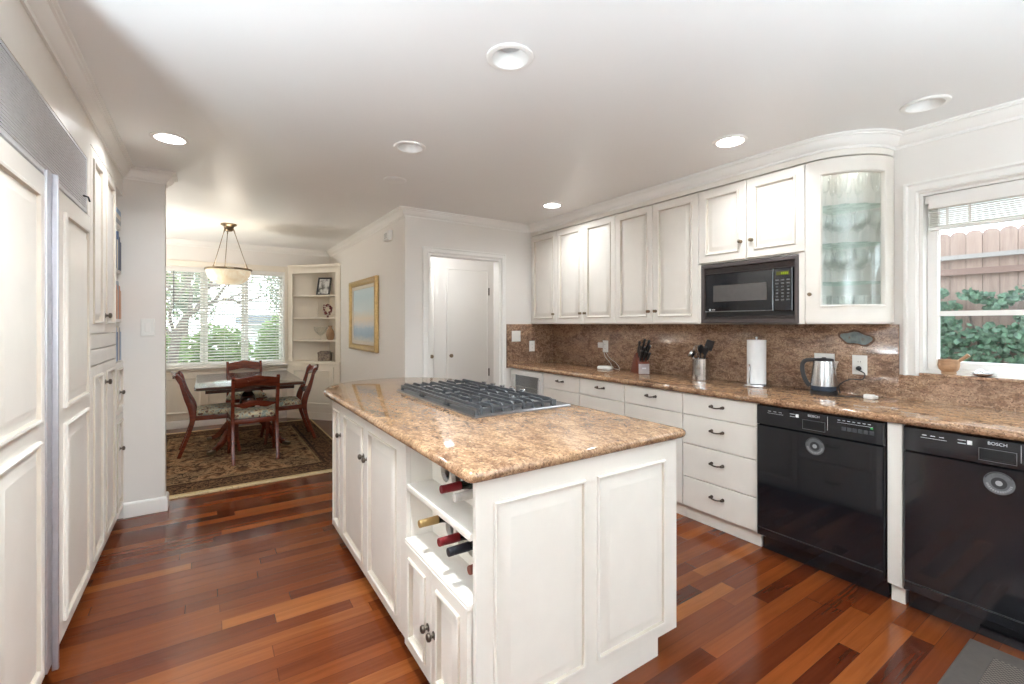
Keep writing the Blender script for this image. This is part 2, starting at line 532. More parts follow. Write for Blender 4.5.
M_CHROME = plain('chrome', (0.8, 0.81, 0.83, 1), 0.12, 1.0)
M_ALU = plain('lilac_aluminium', (0.55, 0.54, 0.57, 1), 0.38, 0.6)
M_GRILL = plain('grille_metal', (0.66, 0.67, 0.70, 1), 0.4, 0.35)
M_DARKGAP = plain('dark_recess', (0.03, 0.028, 0.028, 1), 0.8)
M_WHITEP = plain('white_plastic', (0.80, 0.79, 0.75, 1), 0.35, var=0.02)
M_WHITEL = plain('white_marking', (0.66, 0.67, 0.68, 1), 0.5, var=0.02)
M_GREYL = plain('grey_sticker', (0.13, 0.135, 0.14, 1), 0.4, var=0.3)
M_GREYM = plain('mid_grey_print', (0.34, 0.34, 0.35, 1), 0.5, var=0.1)
M_PAPER = plain('paper', (0.86, 0.86, 0.86, 1), 0.9, var=0.02)
M_WINGL = glassy('window_glass', (0.97, 0.985, 0.98, 1), 0.02, 0.25)
M_CABGL = glassy('cabinet_glass', (0.985, 0.995, 0.99, 1), 0.04, 0.2)
M_STEMW = glassy('stemware_glass', (0.985, 0.992, 0.988, 1), 0.03, 0.7, 0.0, 0.15)
M_SHELFG = glassy('shelf_glass', (0.88, 0.96, 0.93, 1), 0.05, 0.25)
M_MAHOG = wood_mat('mahogany', srgb(78, 28, 16), srgb(124, 52, 30))
M_MAHOGD = wood_mat('dark_mahogany', srgb(46, 22, 16), srgb(78, 38, 26), 0.16)
M_TOP = wood_mat('polished_tabletop', srgb(58, 34, 26), srgb(88, 54, 40), 0.10, (2, 14, 2), 0.6)
M_KBLOCK = wood_mat('red_block_wood', srgb(92, 40, 26), srgb(120, 58, 38), 0.4)
M_BLOCKF = plain('pale_block_front', (0.42, 0.38, 0.37, 1), 0.4)
M_BOWLW = wood_mat('pale_turned_wood', srgb(150, 112, 82), srgb(190, 152, 116), 0.5, (6, 6, 20), 0.0)
M_GOLD = plain('gilt_frame', (0.50, 0.33, 0.13, 1), 0.38, 0.55, var=0.25)
M_LINER = plain('pale_liner', (0.62, 0.56, 0.47, 1), 0.5)
M_RUG = rug_mat()
M_FRINGE = plain('rug_fringe', srgb(206, 186, 148), 0.95, var=0.15, scale=120)
M_FABRIC = fabric_mat()
M_PAINTING = painting_mat()
M_FENCE = fence_mat()
M_RAIL = plain('weathered_rail', srgb(118, 92, 82), 0.8)
M_PIPE = plain('pale_grey_rail', srgb(140, 132, 128), 0.6)
M_IVY = leaf_mat('ivy_leaf', srgb(24, 50, 34), srgb(92, 124, 96), 30)
M_LEAF = leaf_mat('garden_leaf', srgb(48, 80, 36), srgb(126, 152, 78))
M_LEAF2 = leaf_mat('dark_hedge_leaf', srgb(50, 74, 52), srgb(100, 124, 86))
M_FAR = leaf_mat('far_leaf', srgb(78, 92, 76), srgb(126, 140, 114))
M_BARK = wood_mat('bark', srgb(70, 60, 56), srgb(112, 98, 90), 0.9, (8, 8, 3), 0.0)
M_GROUND = plain('garden_ground', srgb(136, 140, 118), 0.95, var=0.3, scale=2)
M_STUCCO = plain('neighbour_stucco', srgb(206, 206, 206), 0.9)
M_ROOF = plain('slate_roof', srgb(112, 116, 124), 0.8)
M_MAT = plain('grey_mat_border', srgb(82, 75, 70), 0.9, var=0.1)
def mat_weave():
    t = NT('grey_mat_weave'); b = t.bsdf(Roughness=0.95)
    v = t.coords((1, 1, 1)); ck = t.n('TexChecker'); ck.inputs['Scale'].default_value = 120; t.l(v, ck.inputs['Vector'])
    ck.inputs[1].default_value = srgb(108, 99, 92); ck.inputs[2].default_value = srgb(62, 55, 50)
    t.l(ck.outputs[0], b.inputs['Base Color']); return t.m
M_MATW = mat_weave()
M_LAMP = emit('lit_lens', (1.0, 0.97, 0.92, 1), 9.0)
M_ALAB = None
def alab():
    t = NT('alabaster'); b = t.bsdf(Roughness=0.3)
    f = t.noise(t.coords(), 9, 5, 0.6, 1.5)
    c = t.ramp(f, [(0.3, srgb(226, 204, 166)), (0.7, srgb(246, 236, 214))])
    t.l(c, b.inputs['Base Color']); t.l(c, b.inputs['Emission Color']); b.inputs['Emission Strength'].default_value = 0.16
    return t.m
M_ALAB = alab()
M_DISPLAY = emit('green_display', srgb(150, 170, 40), 0.5)
M_BULB = plain('unlit_bulb', (0.55, 0.55, 0.56, 1), 0.5)

def struct(mb, name, mat, **kw):
    return mb.build(name, mat, None, kind='structure', **kw)

# ------------------------------------------------------------------ room shell
TOP = 2.47
struct(MB().box(-1.4, 3.6, -1.7, 7.6, -0.1, 0), 'floor', M_FLOOR, flat=True)

ceil = MB().box(-1.4, 3.6, -1.7, 7.6, TOP, TOP+0.2).build('ceiling', M_CEIL, None, kind='structure', flat=True)
cut = MB()
for (x, y) in LIT + CANS + UNSEEN:
    cut.lathe([(0.076, TOP-0.05), (0.076, TOP+0.12)], (x, y, 0), 32)
cuto = cut.build('cutter', M_CEIL, flat=True)
bo = ceil.modifiers.new('holes', 'BOOLEAN'); bo.operation = 'DIFFERENCE'; bo.object = cuto; bo.solver = 'EXACT'
bpy.context.view_layer.update()
newm = bpy.data.meshes.new_from_object(ceil.evaluated_get(bpy.context.evaluated_depsgraph_get()))
ceil.modifiers.clear(); ceil.data = newm; newm.name = 'ceiling'
bpy.data.objects.remove(cuto)

struct(MB().box(-1.25, -1.13, -1.6, 4.2, 0, TOP), 'wall_left', M_WALL)
struct(MB().box(-1.3, -0.256, 4.2, 4.31, 0, TOP), 'wall_stub', M_WALL)
struct(MB().box(-1.32, -1.2, 4.31, 7.4, 0, TOP), 'wall_dining_left', M_WALL)
WX0, WX1, WZ0, WZ1 = -0.52, 0.945, 0.79, 2.12
w = MB().box(-1.32, WX0, 7.4, 7.54, 0, TOP).box(WX1, 1.68, 7.4, 7.54, 0, TOP)
w.box(WX0, WX1, 7.4, 7.54, 0, WZ0).box(WX0, WX1, 7.4, 7.54, WZ1, TOP)
struct(w, 'wall_dining_far', M_WALL)
struct(MB().box(1.571, 1.681, 4.2, 7.4, 0, TOP), 'wall_dining_right', M_WALL)
DX0, DX1, DZ = 1.813, 2.646, 2.065
w = MB().box(1.681, DX0, 4.2, 4.31, 0, TOP).box(DX1, 3.5, 4.2, 4.31, 0, TOP).box(DX0, DX1, 4.2, 4.31, DZ, TOP)
struct(w, 'wall_doorway', M_WALL)
struct(MB().box(1.681, 3.6, 5.34, 5.45, 0, TOP), 'wall_hall_far', M_WALL)
struct(MB().box(3.38, 3.5, 4.31, 5.34, 0, TOP), 'wall_hall_right', M_WALL)
KY0, KY1, KZ0, KZ1 = -0.62, 0.883, 1.09, 2.105
w = MB().box(3.38, 3.52, KY1, 4.2, 0, TOP).box(3.38, 3.52, -1.7, KY0, 0, TOP)
w.box(3.38, 3.52, KY0, KY1, 0, KZ0).box(3.38, 3.52, KY0, KY1, KZ1, TOP)
struct(w, 'wall_right', M_WALL)

# fascia boards over the cabinets
struct(MB().box(-1.129, -0.494, 1.74, 4.199, 2.285, TOP-0.001), 'trim_1', M_CAB)
SOFF = [(3.379, 4.199), (3.046, 4.199), (3.046, 1.336)] + arc(3.38, 1.336, 0.334, 180, 270, 14)[1:-1] + [(3.379, 1.003), (3.379, 1.336)]
struct(MB().prism(SOFF, 2.354, TOP-0.001), 'trim_2', M_CAB)

CROWN = [(0.0, TOP-0.080), (0.009, TOP-0.080), (0.011, TOP-0.066), (0.018, TOP-0.062), (0.030, TOP-0.050), (0.042, TOP-0.030), (0.046, TOP-0.022), (0.055, TOP-0.020), (0.057, TOP-0.012), (0.066, TOP-0.009), (0.068, TOP-0.0005), (0.0, TOP-0.0005)]
p = [(-0.493, 1.74), (-0.493, 4.199), (-0.255, 4.199), (-0.255, 4.311), (-1.199, 4.311), (-1.199, 7.399), (1.570, 7.399), (1.570, 4.199), (3.045, 4.199), (3.045, 1.336)]
p += arc(3.38, 1.336, 0.335, 180, 270, 14)[1:-1] + [(3.379, 1.0), (3.379, -1.7)]
struct(sweep(MB(), p, CROWN), 'trim_3', M_TRIM, sharp=28)
BASE = [(0.0, 0.001), (0.016, 0.001), (0.016, 0.085), (0.012, 0.098), (0.006, 0.104), (0.0, 0.106)]
struct(sweep(MB(), [(-0.489, 4.199), (-0.255, 4.199), (-0.255, 4.311), (-1.199, 4.311), (-1.199, 7.399), (0.96, 7.399)], BASE), 'baseboard_left', M_TRIM)
struct(sweep(MB(), [(1.570, 6.8), (1.570, 4.199), (1.74, 4.199)], BASE), 'baseboard_right', M_TRIM)
w = MB().box(-1.4, 3.38, -1.72, -1.6, 0, TOP)
struct(w, 'wall_back', M_WALL)
# wainscot below the dining window: chair rail and framed panels
w = sweep(MB(), [(-1.199, 4.4), (-1.199, 7.399), (0.985, 7.399)], [(0, 0.715), (0.012, 0.715), (0.016, 0.73), (0.03, 0.74), (0.032, 0.757), (0.026, 0.765), (0.0, 0.765)])
struct(w, 'trim_4', M_HUTCH)
w = MB().box(-1.198, 0.985, 7.386, 7.399, 0.107, 0.714)
for (a, b_) in ((-1.1, -0.62), (-0.52, -0.06), (0.0, 0.44), (0.52, 0.92)):
    w.panel(lambda s_, z, d: (s_, 7.386-d, z), a, b_, 0.19, 0.66, [(0, 0), (0, 0.012), (0.012, 0.016), (0.02, 0.006), (0.03, 0.003), (0.035, 0.003)])
struct(w, 'trim_5', M_HUTCH)

# doorway casing and jamb
CAS = [(0, 0), (0.003, 0.018), (0.012, 0.022), (0.02, 0.016), (0.04, 0.014), (0.046, 0.02), (0.057, 0.016), (0.06, 0.0)]
w = MB()
pts = [(DX0-0.004, 0.0), (DX0-0.004, DZ+0.004), (DX1+0.004, DZ+0.004), (DX1+0.004, 0.0)]
L = []
for (d, h) in CAS:
    o_ = offset_path(pts, -d)
    L.append([Vector((q.x, 4.199-h, max(q.y, 0.001))) for q in o_])
w.loops([[L[j][i] for j in range(len(CAS))] for i in range(4)])
w.box(DX0, DX0+0.018, 4.197, 4.313, 0.001, DZ-0.018).box(DX1-0.018, DX1, 4.197, 4.313, 0.001, DZ-0.018).box(DX0, DX1, 4.197, 4.313, DZ-0.018, DZ)
struct(w, 'trim_6', M_TRIM)

# ------------------------------------------------------------------ doors of the hall closet
def knob_part(parent, p, n, mat, r=0.014, plate=False):
    n = Vector(n); M = n.to_track_quat('Z', 'Y').to_matrix()
    mb = MB()
    if plate: mb.lathe([(r*0.95, 0), (r*0.95, 0.002), (r*0.5, 0.004)], p, 16, M)
    mb.lathe([(r*0.55, 0.0), (r*0.45, 0.006), (r*0.4, 0.012), (r*0.9, 0.016), (r, 0.021), (r*0.85, 0.027), (r*0.4, 0.03), (0.0001, 0.0305)], p, 16, M)
    return mb.build('knob', mat, parent)

t = thing('closet', 'white built-in hall closet with two flush doors seen through the doorway', 'closet', (2.6, 5.33, 0))
w = MB().box(1.70, 3.36, 5.325, 5.338, 2.09, 2.3)
for (a, b_) in ((1.70, 1.95), (2.375, 2.535), (3.16, 3.36)): w.box(a, b_, 5.325, 5.338, 0.001, 2.09)
w.box(1.95, 2.375, 5.33, 5.338, 0.001, 2.09).box(2.535, 3.16, 5.33, 5.338, 0.001, 2.09)
w.build('face_frame', M_TRIM, t)
for (a, b_, kx) in ((1.955, 2.37, 2.33), (2.54, 3.155, 2.60)):
    f = lambda s_, z, d: (s_, 5.329-d, z)
    d = MB().panel(f, a, b_, 0.02, 2.082, [(0, 0), (0, 0.018), (0.004, 0.022), (0.012, 0.022), (0.02, 0.016), (0.024, 0.016)]).build('door', M_TRIM, t)
    knob_part(d, (kx, 5.313, 0.96), (0, -1, 0), M_BRASS, 0.024, True)
    if b_ > 3:
        for z in (1.80, 0.72):
            MB().box(3.15, 3.166, 5.300, 5.312, z-0.05, z+0.05).build('hinge', M_BRONZE, t)

# ------------------------------------------------------------------ cabinet helpers
def rp(f=0.058, t_=0.02):
    return [(0, 0), (0, t_-0.002), (0.002, t_), (f-0.010, t_), (f-0.007, t_+0.007), (f-0.001, t_+0.009), (f+0.004, t_+0.005), (f+0.007, t_-0.011), (f+0.016, t_-0.013), (f+0.046, t_+0.001), (f+0.049, t_+0.001)]
def slab(t_=0.02):
    return [(0, 0), (0, t_-0.002), (0.002, t_)]
negx = lambda x0: (lambda s_, z, d: (x0-d, s_, z))
posx = lambda x0: (lambda s_, z, d: (x0+d, s_, z))
negy = lambda y0: (lambda s_, z, d: (s_, y0-d, z))

def pull(parent, x, y, z, mat=M_BRONZE, half=0.039):
    mb = MB()
    mb.tube(spline([(x, y-half, z), (x-0.02, y-half, z+0.001), (x-0.028, y-half*0.6, z-0.003), (x-0.028, y, z-0.006), (x-0.028, y+half*0.6, z-0.003), (x-0.02, y+half, z+0.001), (x, y+half, z)], 4), 0.0048, 8)
    for s_ in (-1, 1):
        mb.lathe([(0.011, 0), (0.011, 0.003), (0.006, 0.006)], (x, y+s_*half, z), 12, Vector((-1, 0, 0)).to_track_quat('Z', 'Y').to_matrix())
        mb.lathe([(0.0001, -0.009), (0.008, -0.005), (0.009, 0), (0.008, 0.005), (0.0001, 0.009)], (x-0.022, y+s_*half, z), 10)
    return mb.build('handle', mat, parent)

FX = 2.777      # front of the right-hand base run
def base_cab(name, y0, y1, label, fronts):
    t = thing(name, label, 'cabinet', ((FX+3.37)/2, (y0+y1)/2, 0), 'base cabinets along the right wall')
    MB().box(FX+0.022, 3.358, y0+0.001, y1-0.001, 0.1, 0.886).build('body', M_CAB, t)
    MB().box(FX+0.05, FX+0.07, y0+0.001, y1-0.001, 0.001, 0.0995).build('toe_kick', M_CAB, t)
    for (kind, z0, z1, hz) in fronts:
        d = MB().panel(negx(FX+0.021), y0+0.003, y1-0.003, z0+0.002, z1-0.002, slab()).build(kind, M_CAB, t)
        if hz: pull(d, FX+0.001, (y0+y1)/2, hz)
base_cab('drawer_cabinet', 1.487, 2.012, 'white four-drawer cabinet left of the black dishwashers', [('drawer', 0.741, 0.884, 0.822), ('drawer', 0.538, 0.739, 0.66), ('drawer', 0.309, 0.536, 0.445), ('drawer', 0.102, 0.307, 0.225)])
base_cab('base_cabinet', 2.013, 2.553, 'white base cabinet with one drawer, first one left of the four-drawer stack', [('drawer', 0.741, 0.884, 0.826), ('door', 0.102, 0.739, None)])
base_cab('base_cabinet', 2.554, 3.079, 'white base cabinet with one drawer, between its two single-drawer neighbours', [('drawer', 0.741, 0.884, 0.826), ('door', 0.102, 0.739, None)])
base_cab('base_cabinet', 3.080, 3.614, 'white base cabinet with one drawer beside the glass-front undercounter cooler', [('drawer', 0.741, 0.884, 0.826), ('door', 0.102, 0.739, None)])

# filler between the dishwashers
t = thing('filler_panel', 'narrow white upright panel between the two black dishwashers', 'panel', (3.0, 0.82, 0))
MB().box(FX, 3.358, 0.791, 0.849, 0.1, 0.886).build('panel', M_CAB, t, bevel=0.002)
MB().box(FX+0.05, 3.3, 0.793, 0.847, 0.001, 0.0995).build('toe_kick', M_CAB, t)
t = thing('sink_cabinet', 'white cabinet past the right-hand dishwasher under the window', 'cabinet', (3.0, -0.5, 0))
MB().box(FX+0.022, 3.358, -1.2, 0.168, 0.1, 0.886).build('body', M_CAB, t)
MB().box(FX+0.05, FX+0.07, -1.2, 0.168, 0.001, 0.0995).build('toe_kick', M_CAB, t)
for (a, b_) in ((-1.198, -0.52), (-0.517, 0.165)):
    d = MB().panel(negx(FX+0.021), a, b_, 0.102, 0.884, rp()).build('door', M_CAB, t)
    knob_part(d, (FX+0.001, -0.46 if b_ > 0 else -0.58, 0.7), (-1, 0, 0), M_BRONZE)

# undercounter cooler
t = thing('beverage_cooler', 'undercounter cooler with white frame and glass door in far corner', 'cooler', (3.0, 3.9, 0))
MB().box(FX+0.022, 3.358, 3.617, 4.175, 0.02, 0.884).build('body', M_WHITEP, t)
d = MB().panel(negx(FX+0.021), 3.62, 4.172, 0.11, 0.876, [(0, 0), (0, 0.03), (0.004, 0.034), (0.05, 0.034), (0.053, 0.028), (0.055, 0.0)], fill=False).build('door', M_WHITEP, t)
MB().box(FX-0.004, FX+0.0, 3.677, 4.115, 0.165, 0.82).build('pane', M_CABGL, d)
MB().box(FX+0.012, FX+0.0205, 3.62, 4.172, 0.11, 0.876).build('liner', M_STEELD, t)
MB().box(FX+0.002, FX+0.011, 3.677, 4.115, 0.70, 0.706).build('shelf', M_CHROME, t)
MB().tube([(FX-0.014, 3.65, 0.60), (FX-0.035, 3.65, 0.60), (FX-0.035, 3.65, 0.80), (FX-0.014, 3.65, 0.80)], 0.006).build('handle', M_CHROME, d)

# dishwashers
def dishwasher(y0, y1, label, lit):
    t = thing('dishwasher', label, 'dishwasher', (3.05, (y0+y1)/2, 0), 'black dishwashers')
    X0 = 2.752
    MB().box(X0+0.042, 3.358, y0+0.003, y1-0.003, 0.1, 0.884).build('body', M_BLACKM, t)
    d = MB().panel(negx(X0+0.04), y0+0.006, y1-0.006, 0.105, 0.765, [(0, 0), (0, 0.032), (0.004, 0.037), (0.006, 0.037)]).build('door', M_BLACK, t)
    cp = MB().panel(negx(X0+0.04), y0+0.006, y1-0.006, 0.769, 0.882, [(0, 0), (0, 0.034), (0.003, 0.040), (0.005, 0.040)]).build('control_panel', M_BLACK, t)
    MB().box(X0+0.075, X0+0.10, y0+0.006, y1-0.006, 0.002, 0.098).build('kick_plate', M_BLACK, t)
    MB().box(X0-0.001, X0+0.0025, y0+0.010, y1-0.010, 0.150, 0.156).build('lower_trim', M_BLACKM, d)
    yl = y1
    g = X0-0.0005
    hy = yl-0.318
    h = MB().panel(negx(g), hy-0.052, hy+0.052, 0.79, 0.834, [(0, 0), (0, 0.0025), (0.003, 0.0025), (0.004, -0.0002)])
    h.build('handle_recess', plain('recess_black', (0.003, 0.003, 0.004, 1), 0.6), cp)
    MB().panel(negx(g), hy-0.056, hy+0.056, 0.786, 0.838, [(0, 0), (0, 0.003), (0.0015, 0.003), (0.0015, 0)], fill=False).build('handle_trim', M_STEELD, cp)
    text_obj('BOSCH', 0.018, face_negx(g-0.0006, hy, 0.862), M_WHITEL, cp)
    mk = MB()
    for k in range(3): mk.box(g-0.0012, g, yl-0.075-0.03*k-0.016, yl-0.075-0.03*k, 0.853, 0.856)
    mk.box(g-0.0012, g, yl-0.16, yl-0.07, 0.842, 0.8435)
    for k in range(2): mk.box(g-0.0012, g, yl-0.222, yl-0.196, 0.842+0.014*k, 0.845+0.014*k)
    mk.box(g-0.0012, g, yl-0.242, yl-0.226, 0.842, 0.860)
    mk.build('program_markings', M_WHITEL, cp); mk = MB()
    mk.box(g-0.0012, g, yl-0.386, yl-0.3845, 0.80, 0.872)
    for k in range(7):
        mk.box(g-0.0012, g, yl-0.432-0.022*k-0.012, yl-0.432-0.022*k, 0.862, 0.865)
    mk.box(g-0.0012, g, yl-0.585, yl-0.43, 0.851, 0.8522)
    mk.build('button_markings', M_WHITEL, cp)
    b = MB()
    for k in range(6):
        b.panel(negx(g), yl-0.45-0.024*k-0.02, yl-0.45-0.024*k, 0.812, 0.832, [(0, 0), (0, 0.002), (0.0015, 0.003), (0.002, 0.003)])
    b.build('buttons', plain('button_grey', (0.045, 0.046, 0.05, 1), 0.4), cp)
    if lit:
        MB().box(g-0.0015, g, yl-0.585, yl-0.575, 0.843, 0.847).build('indicator', emit('green_led', srgb(90, 200, 110), 0.8), cp)
    # round service sticker
    g2 = X0+0.0025
    Mx = Vector((-1, 0, 0)).to_track_quat('Z', 'Y').to_matrix()
    c = (g2, yl-0.322, 0.700)
    st = MB().lathe([(0.047, 0), (0.047, 0.0006), (0.0001, 0.0006)], c, 32, Mx).build('sticker', M_GREYL, d)
    k = MB().lathe([(0.024, 0.0008), (0.024, 0.0012), (0.0001, 0.0012)], c, 24, Mx)
    seg = []
    for q in range(9):
        a = R(20+16*q); seg.append((c[0]-0.001, c[1]+0.044*math.cos(a), c[2]+0.044*math.sin(a)))
    k.tube(seg, 0.0022, 6)
    k.build('sticker_print', M_BLACKM, st)
    k = MB().lathe([(0.011, 0.0014), (0.011, 0.0018), (0.0001, 0.0018)], c, 20, Mx)
    for q in range(14):
        a = R(190+12*q); pz = Vector((c[0]-0.0012, c[1]+0.036*math.cos(a), c[2]+0.036*math.sin(a)))
        k.obox(pz, (0.0004, 0, 0), (0, 0.0022*math.sin(a), -0.0022*math.cos(a)), (0, 0.004*math.cos(a), 0.004*math.sin(a)))
    k.build('sticker_lettering', M_GREYM, st)
dishwasher(0.851, 1.484, 'black dishwasher between the four-drawer cabinet and the narrow white panel', True)
dishwasher(0.172, 0.787, 'black dishwasher at right edge, right of the narrow white panel', False)

# ------------------------------------------------------------------ right counter, splash, sill
def bull(x_front, x_back, z0, z1, n=8):
    r = (z1-z0)/2; zc = (z0+z1)/2
    a = [(x_front+r-r*math.sin(R(180*k/n)), zc-r*math.cos(R(180*k/n))) for k in range(n+1)]
    return [(x_back, z0)] + a + [(x_back, z1)]
prof = bull(2.742, 3.379, 0.8875, 0.928)
w = MB().loops([[Vector((q[0], yy, q[1])) for q in prof] for yy in (-1.2, 4.179)])
solo(w.build('countertop', M_GRAN), 'long polished brown granite counter along the right wall', 'countertop')
solo(MB().box(3.36, 3.379, 0.975, 4.179, 0.9285, 1.364).build('backsplash', M_GRANS, bevel=0.001), 'tall brown granite backsplash on the right wall under the wall cabinets', 'backsplash')
solo(MB().box(2.722, 3.379, 4.1795, 4.1995, 0.8875, 1.364).build('backsplash', M_GRANS, bevel=0.001), 'short return of granite backsplash on the far wall beside the doorway', 'backsplash')
t = thing('window_ledge', 'low granite ledge below the kitchen window', 'ledge', (3.36, 0, 0.93))
MB().box(3.36, 3.379, -1.2, 0.974, 0.9285, 1.072).build('riser', M_GRANS, t)
MB().box(3.352, 3.44, KY0+0.002, KY1-0.002, 1.0725, 1.0895).build('sill', M_GRANS, t, bevel=0.003)
# blue-grey slate coloured inclusion in the splash
sl = []
for k in range(26):
    a = 2*PI*k/26
    sl.append((1.185+0.085*math.cos(a)*(1+0.06*math.sin(3*a)), 1.277+0.036*math.sin(a)*(1+0.15*math.sin(5*a))+0.010*math.cos(a)))
inc = NT('blue_quartz'); b = inc.bsdf(Roughness=0.12)
inc.l(inc.ramp(inc.noise(inc.coords((1, 1, 1), 'World'), 30, 5), [(0.3, srgb(92, 104, 108)), (0.6, srgb(126, 138, 138)), (0.75, srgb(110, 96, 80))]), b.inputs['Base Color'])
spl = [o for o in bpy.data.objects if o.name == 'backsplash'][0]
Mq = Matrix(((0, 0, -1, 3.3598), (1, 0, 0, 0), (0, 1, 0, 0), (0, 0, 0, 1)))
OFF['backsplash'] = Vector((0, 0, 0))
rim = [(1.185+(q[0]-1.185)*1.16, 1.277+(q[1]-1.277)*1.3) for q in sl]
rimm = NT('brown_vein'); b = rimm.bsdf(Roughness=0.12); rimm.l(rimm.ramp(rimm.noise(rimm.coords((1, 1, 1), 'World'), 40, 5), [(0.3, srgb(70, 50, 40)), (0.7, srgb(120, 92, 72))]), b.inputs['Base Color'])
MB().prism(rim, 0.0, 0.0004, Mq).build('vein', rimm.m, spl)
MB().prism(sl, 0.0005, 0.001, Mq).build('inclusion', inc.m, spl, 'blue-grey patch in the stone')

# ------------------------------------------------------------------ wall cabinets
UX = 3.04
def wall_cab(y0, y1, z0, label, doors, kz):
    t = thing('wall_cabinet', label, 'cabinet', (3.2, (y0+y1)/2, z0), 'wall cabinets over the right counter')
    MB().box(UX+0.022, 3.378, y0+0.001, y1-0.001, z0, 2.345).build('body', M_CAB, t)
    for (a, b_, ky) in doors:
        d = MB().panel(negx(UX+0.021), a+0.002, b_-0.002, z0+0.008, 2.343, rp(0.06), glaze=(3, 6)).build('door', CABG, t)
        knob_part(d, (UX+0.001, ky, kz), (-1, 0, 0), M_BRASS, 0.013, True)
wall_cab(3.735, 4.178, 1.366, 'white single-door wall cabinet in the far corner next to the doorway', [(3.735, 4.178, 3.775)], 1.47)
wall_cab(2.903, 3.734, 1.366, 'white two-door wall cabinet over the white disc and wall plug', [(3.322, 3.734, 3.355), (2.903, 3.321, 3.29)], 1.47)
wall_cab(2.066, 2.902, 1.366, 'white two-door wall cabinet just left of the microwave', [(2.490, 2.902, 2.525), (2.066, 2.489, 2.455)], 1.47)
wall_cab(1.338, 2.065, 1.804, 'short white two-door wall cabinet above the microwave', [(1.704, 2.065, 1.742), (1.338, 1.703, 1.666)], 1.93)

cab4 = [o for o in bpy.data.objects if o.name == 'wall_cabinet.003'][0]
MB().box(UX+0.001, 3.06, 1.338, 1.3705, 1.366, 1.8035).box(UX+0.001, 3.06, 2.0475, 2.0645, 1.366, 1.8035).box(3.0601, 3.378, 1.338, 1.350, 1.366, 1.8035).box(3.0601, 3.378, 2.0525, 2.0645, 1.366, 1.8035).build('face_frame', M_CAB, cab4)
# microwave with its dark trim kit
t = thing('microwave', 'black built-in microwave in a dark louvred trim frame', 'microwave', (3.2, 1.7, 1.366))
y0, y1, z0, z1 = 1.372, 2.046, 1.372, 1.797
MB().box(3.093, 3.376, y0+0.02, y1-0.02, z0+0.02, z1-0.02).build('body', M_BLACKM, t)
trimm = plain('plum_brown_trim', srgb(78, 70, 68), 0.4)
MB().panel(negx(3.073), y0, y1, z0, z1, [(0, 0), (0, 0.028), (0.003, 0.03), (0.026, 0.03), (0.028, 0.02), (0.028, 0.0)], fill=False).build('trim_frame', trimm, t)
for (za, zb, nm) in ((z1-0.072, z1-0.03, 4), (z0+0.03, z0+0.05, 2)):
    lv = MB()
    for k in range(nm):
        zc = za + (zb-za)*(k+0.5)/nm
        lv.obox((3.058, (y0+y1)/2, zc), (0.008, 0, 0.004), (0, (y1-y0)/2-0.029, 0), (-0.001, 0, 0.0022))
    lv.build('louvre', trimm, t)
MB().box(3.068, 3.092, y0+0.029, y1-0.029, z0+0.029, z1-0.029).build('front_recess', M_DARKGAP, t)
dz0, dz1 = z0+0.078, z1-0.075
dr = MB().panel(negx(3.067), y0+0.155, y1-0.036, dz0, dz1, [(0, 0), (0, 0.022), (0.004, 0.026), (0.006, 0.026)]).build('door', M_BLACK, t)
scr = plain('microwave_screen', (0.10, 0.092, 0.088, 1), 0.16)
MB().box(3.0398, 3.0409, 1.567, 1.945, 1.525, 1.640).build('window', scr, dr)
MB().box(3.0355, 3.0409, y0+0.157, y1-0.04, dz0+0.002, dz0+0.008).build('lower_trim', M_STEELD, dr)
lg = MB().lathe([(0.008, 0), (0.008, 0.0005), (0.0001, 0.0005)], (3.0407, 1.972, 1.468), 16, Vector((-1, 0, 0)).to_track_quat('Z', 'Y').to_matrix())
for k in range(3): lg.box(3.0399, 3.0409, 1.957-0.009*k-0.007, 1.957-0.009*k, 1.4655, 1.4705)
lg.build('emblem', M_WHITEL, dr)
cp = MB().panel(negx(3.067), y0+0.038, y0+0.151, dz0, dz1, [(0, 0), (0, 0.022), (0.004, 0.026), (0.006, 0.026)]).build('control_panel', M_BLACK, t)
MB().box(3.0398, 3.0409, y0+0.055, y0+0.135, dz1-0.045, dz1-0.02).build('display', plain('display_glass', (0.06, 0.06, 0.01, 1), 0.2), cp)
dg = MB()
for k in range(4): dg.box(3.0392, 3.0397, y0+0.064+0.011*k, y0+0.071+0.011*k, dz1-0.039, dz1-0.027)
dg.build('digits', M_DISPLAY, cp)
kp = MB()
for r_ in range(7):
    for c_ in range(3):
        ww = 0.014 if r_ in (2, 3, 4, 5) else 0.02
        yy = y0+0.062+0.034*c_; zz = dz1-0.075-0.021*r_
        kp.box(3.0402, 3.0409, yy-ww/2, yy+ww/2, zz-0.005, zz+0.004)
kp.build('keypad', M_GREYL, cp)

# curved corner display cabinet
CX, CY, CR = 3.38, 1.336, 0.34
def cmap(r0):
    def f(s_, z, d):
        a = s_/CR
        return (CX-(r0+d)*math.cos(a), CY-(r0+d)*math.sin(a), z)
    return f
t = thing('display_cabinet', 'white curved corner wall cabinet with rounded glass door full of glassware', 'cabinet', (3.28, 1.2, 1.366))
def quarter(r): return [(CX-0.002, CY-0.001)] + [(CX-r*math.cos(R(90*k/16))-0.002*(k == 16), CY-0.001-r*math.sin(R(90*k/16))) for k in range(17)]
bd = MB().prism(quarter(0.318), 1.366, 1.386).prism(quarter(0.318), 2.325, 2.345)
bd.box(3.062, 3.378, 1.322, 1.335, 1.386, 2.325).box(3.366, 3.378, 1.02, 1.322, 1.386, 2.325)
bd.build('body', M_TRIM, t)
Ld = CR*R(87)
dr = MB()
prof_out = [(0, 0)]
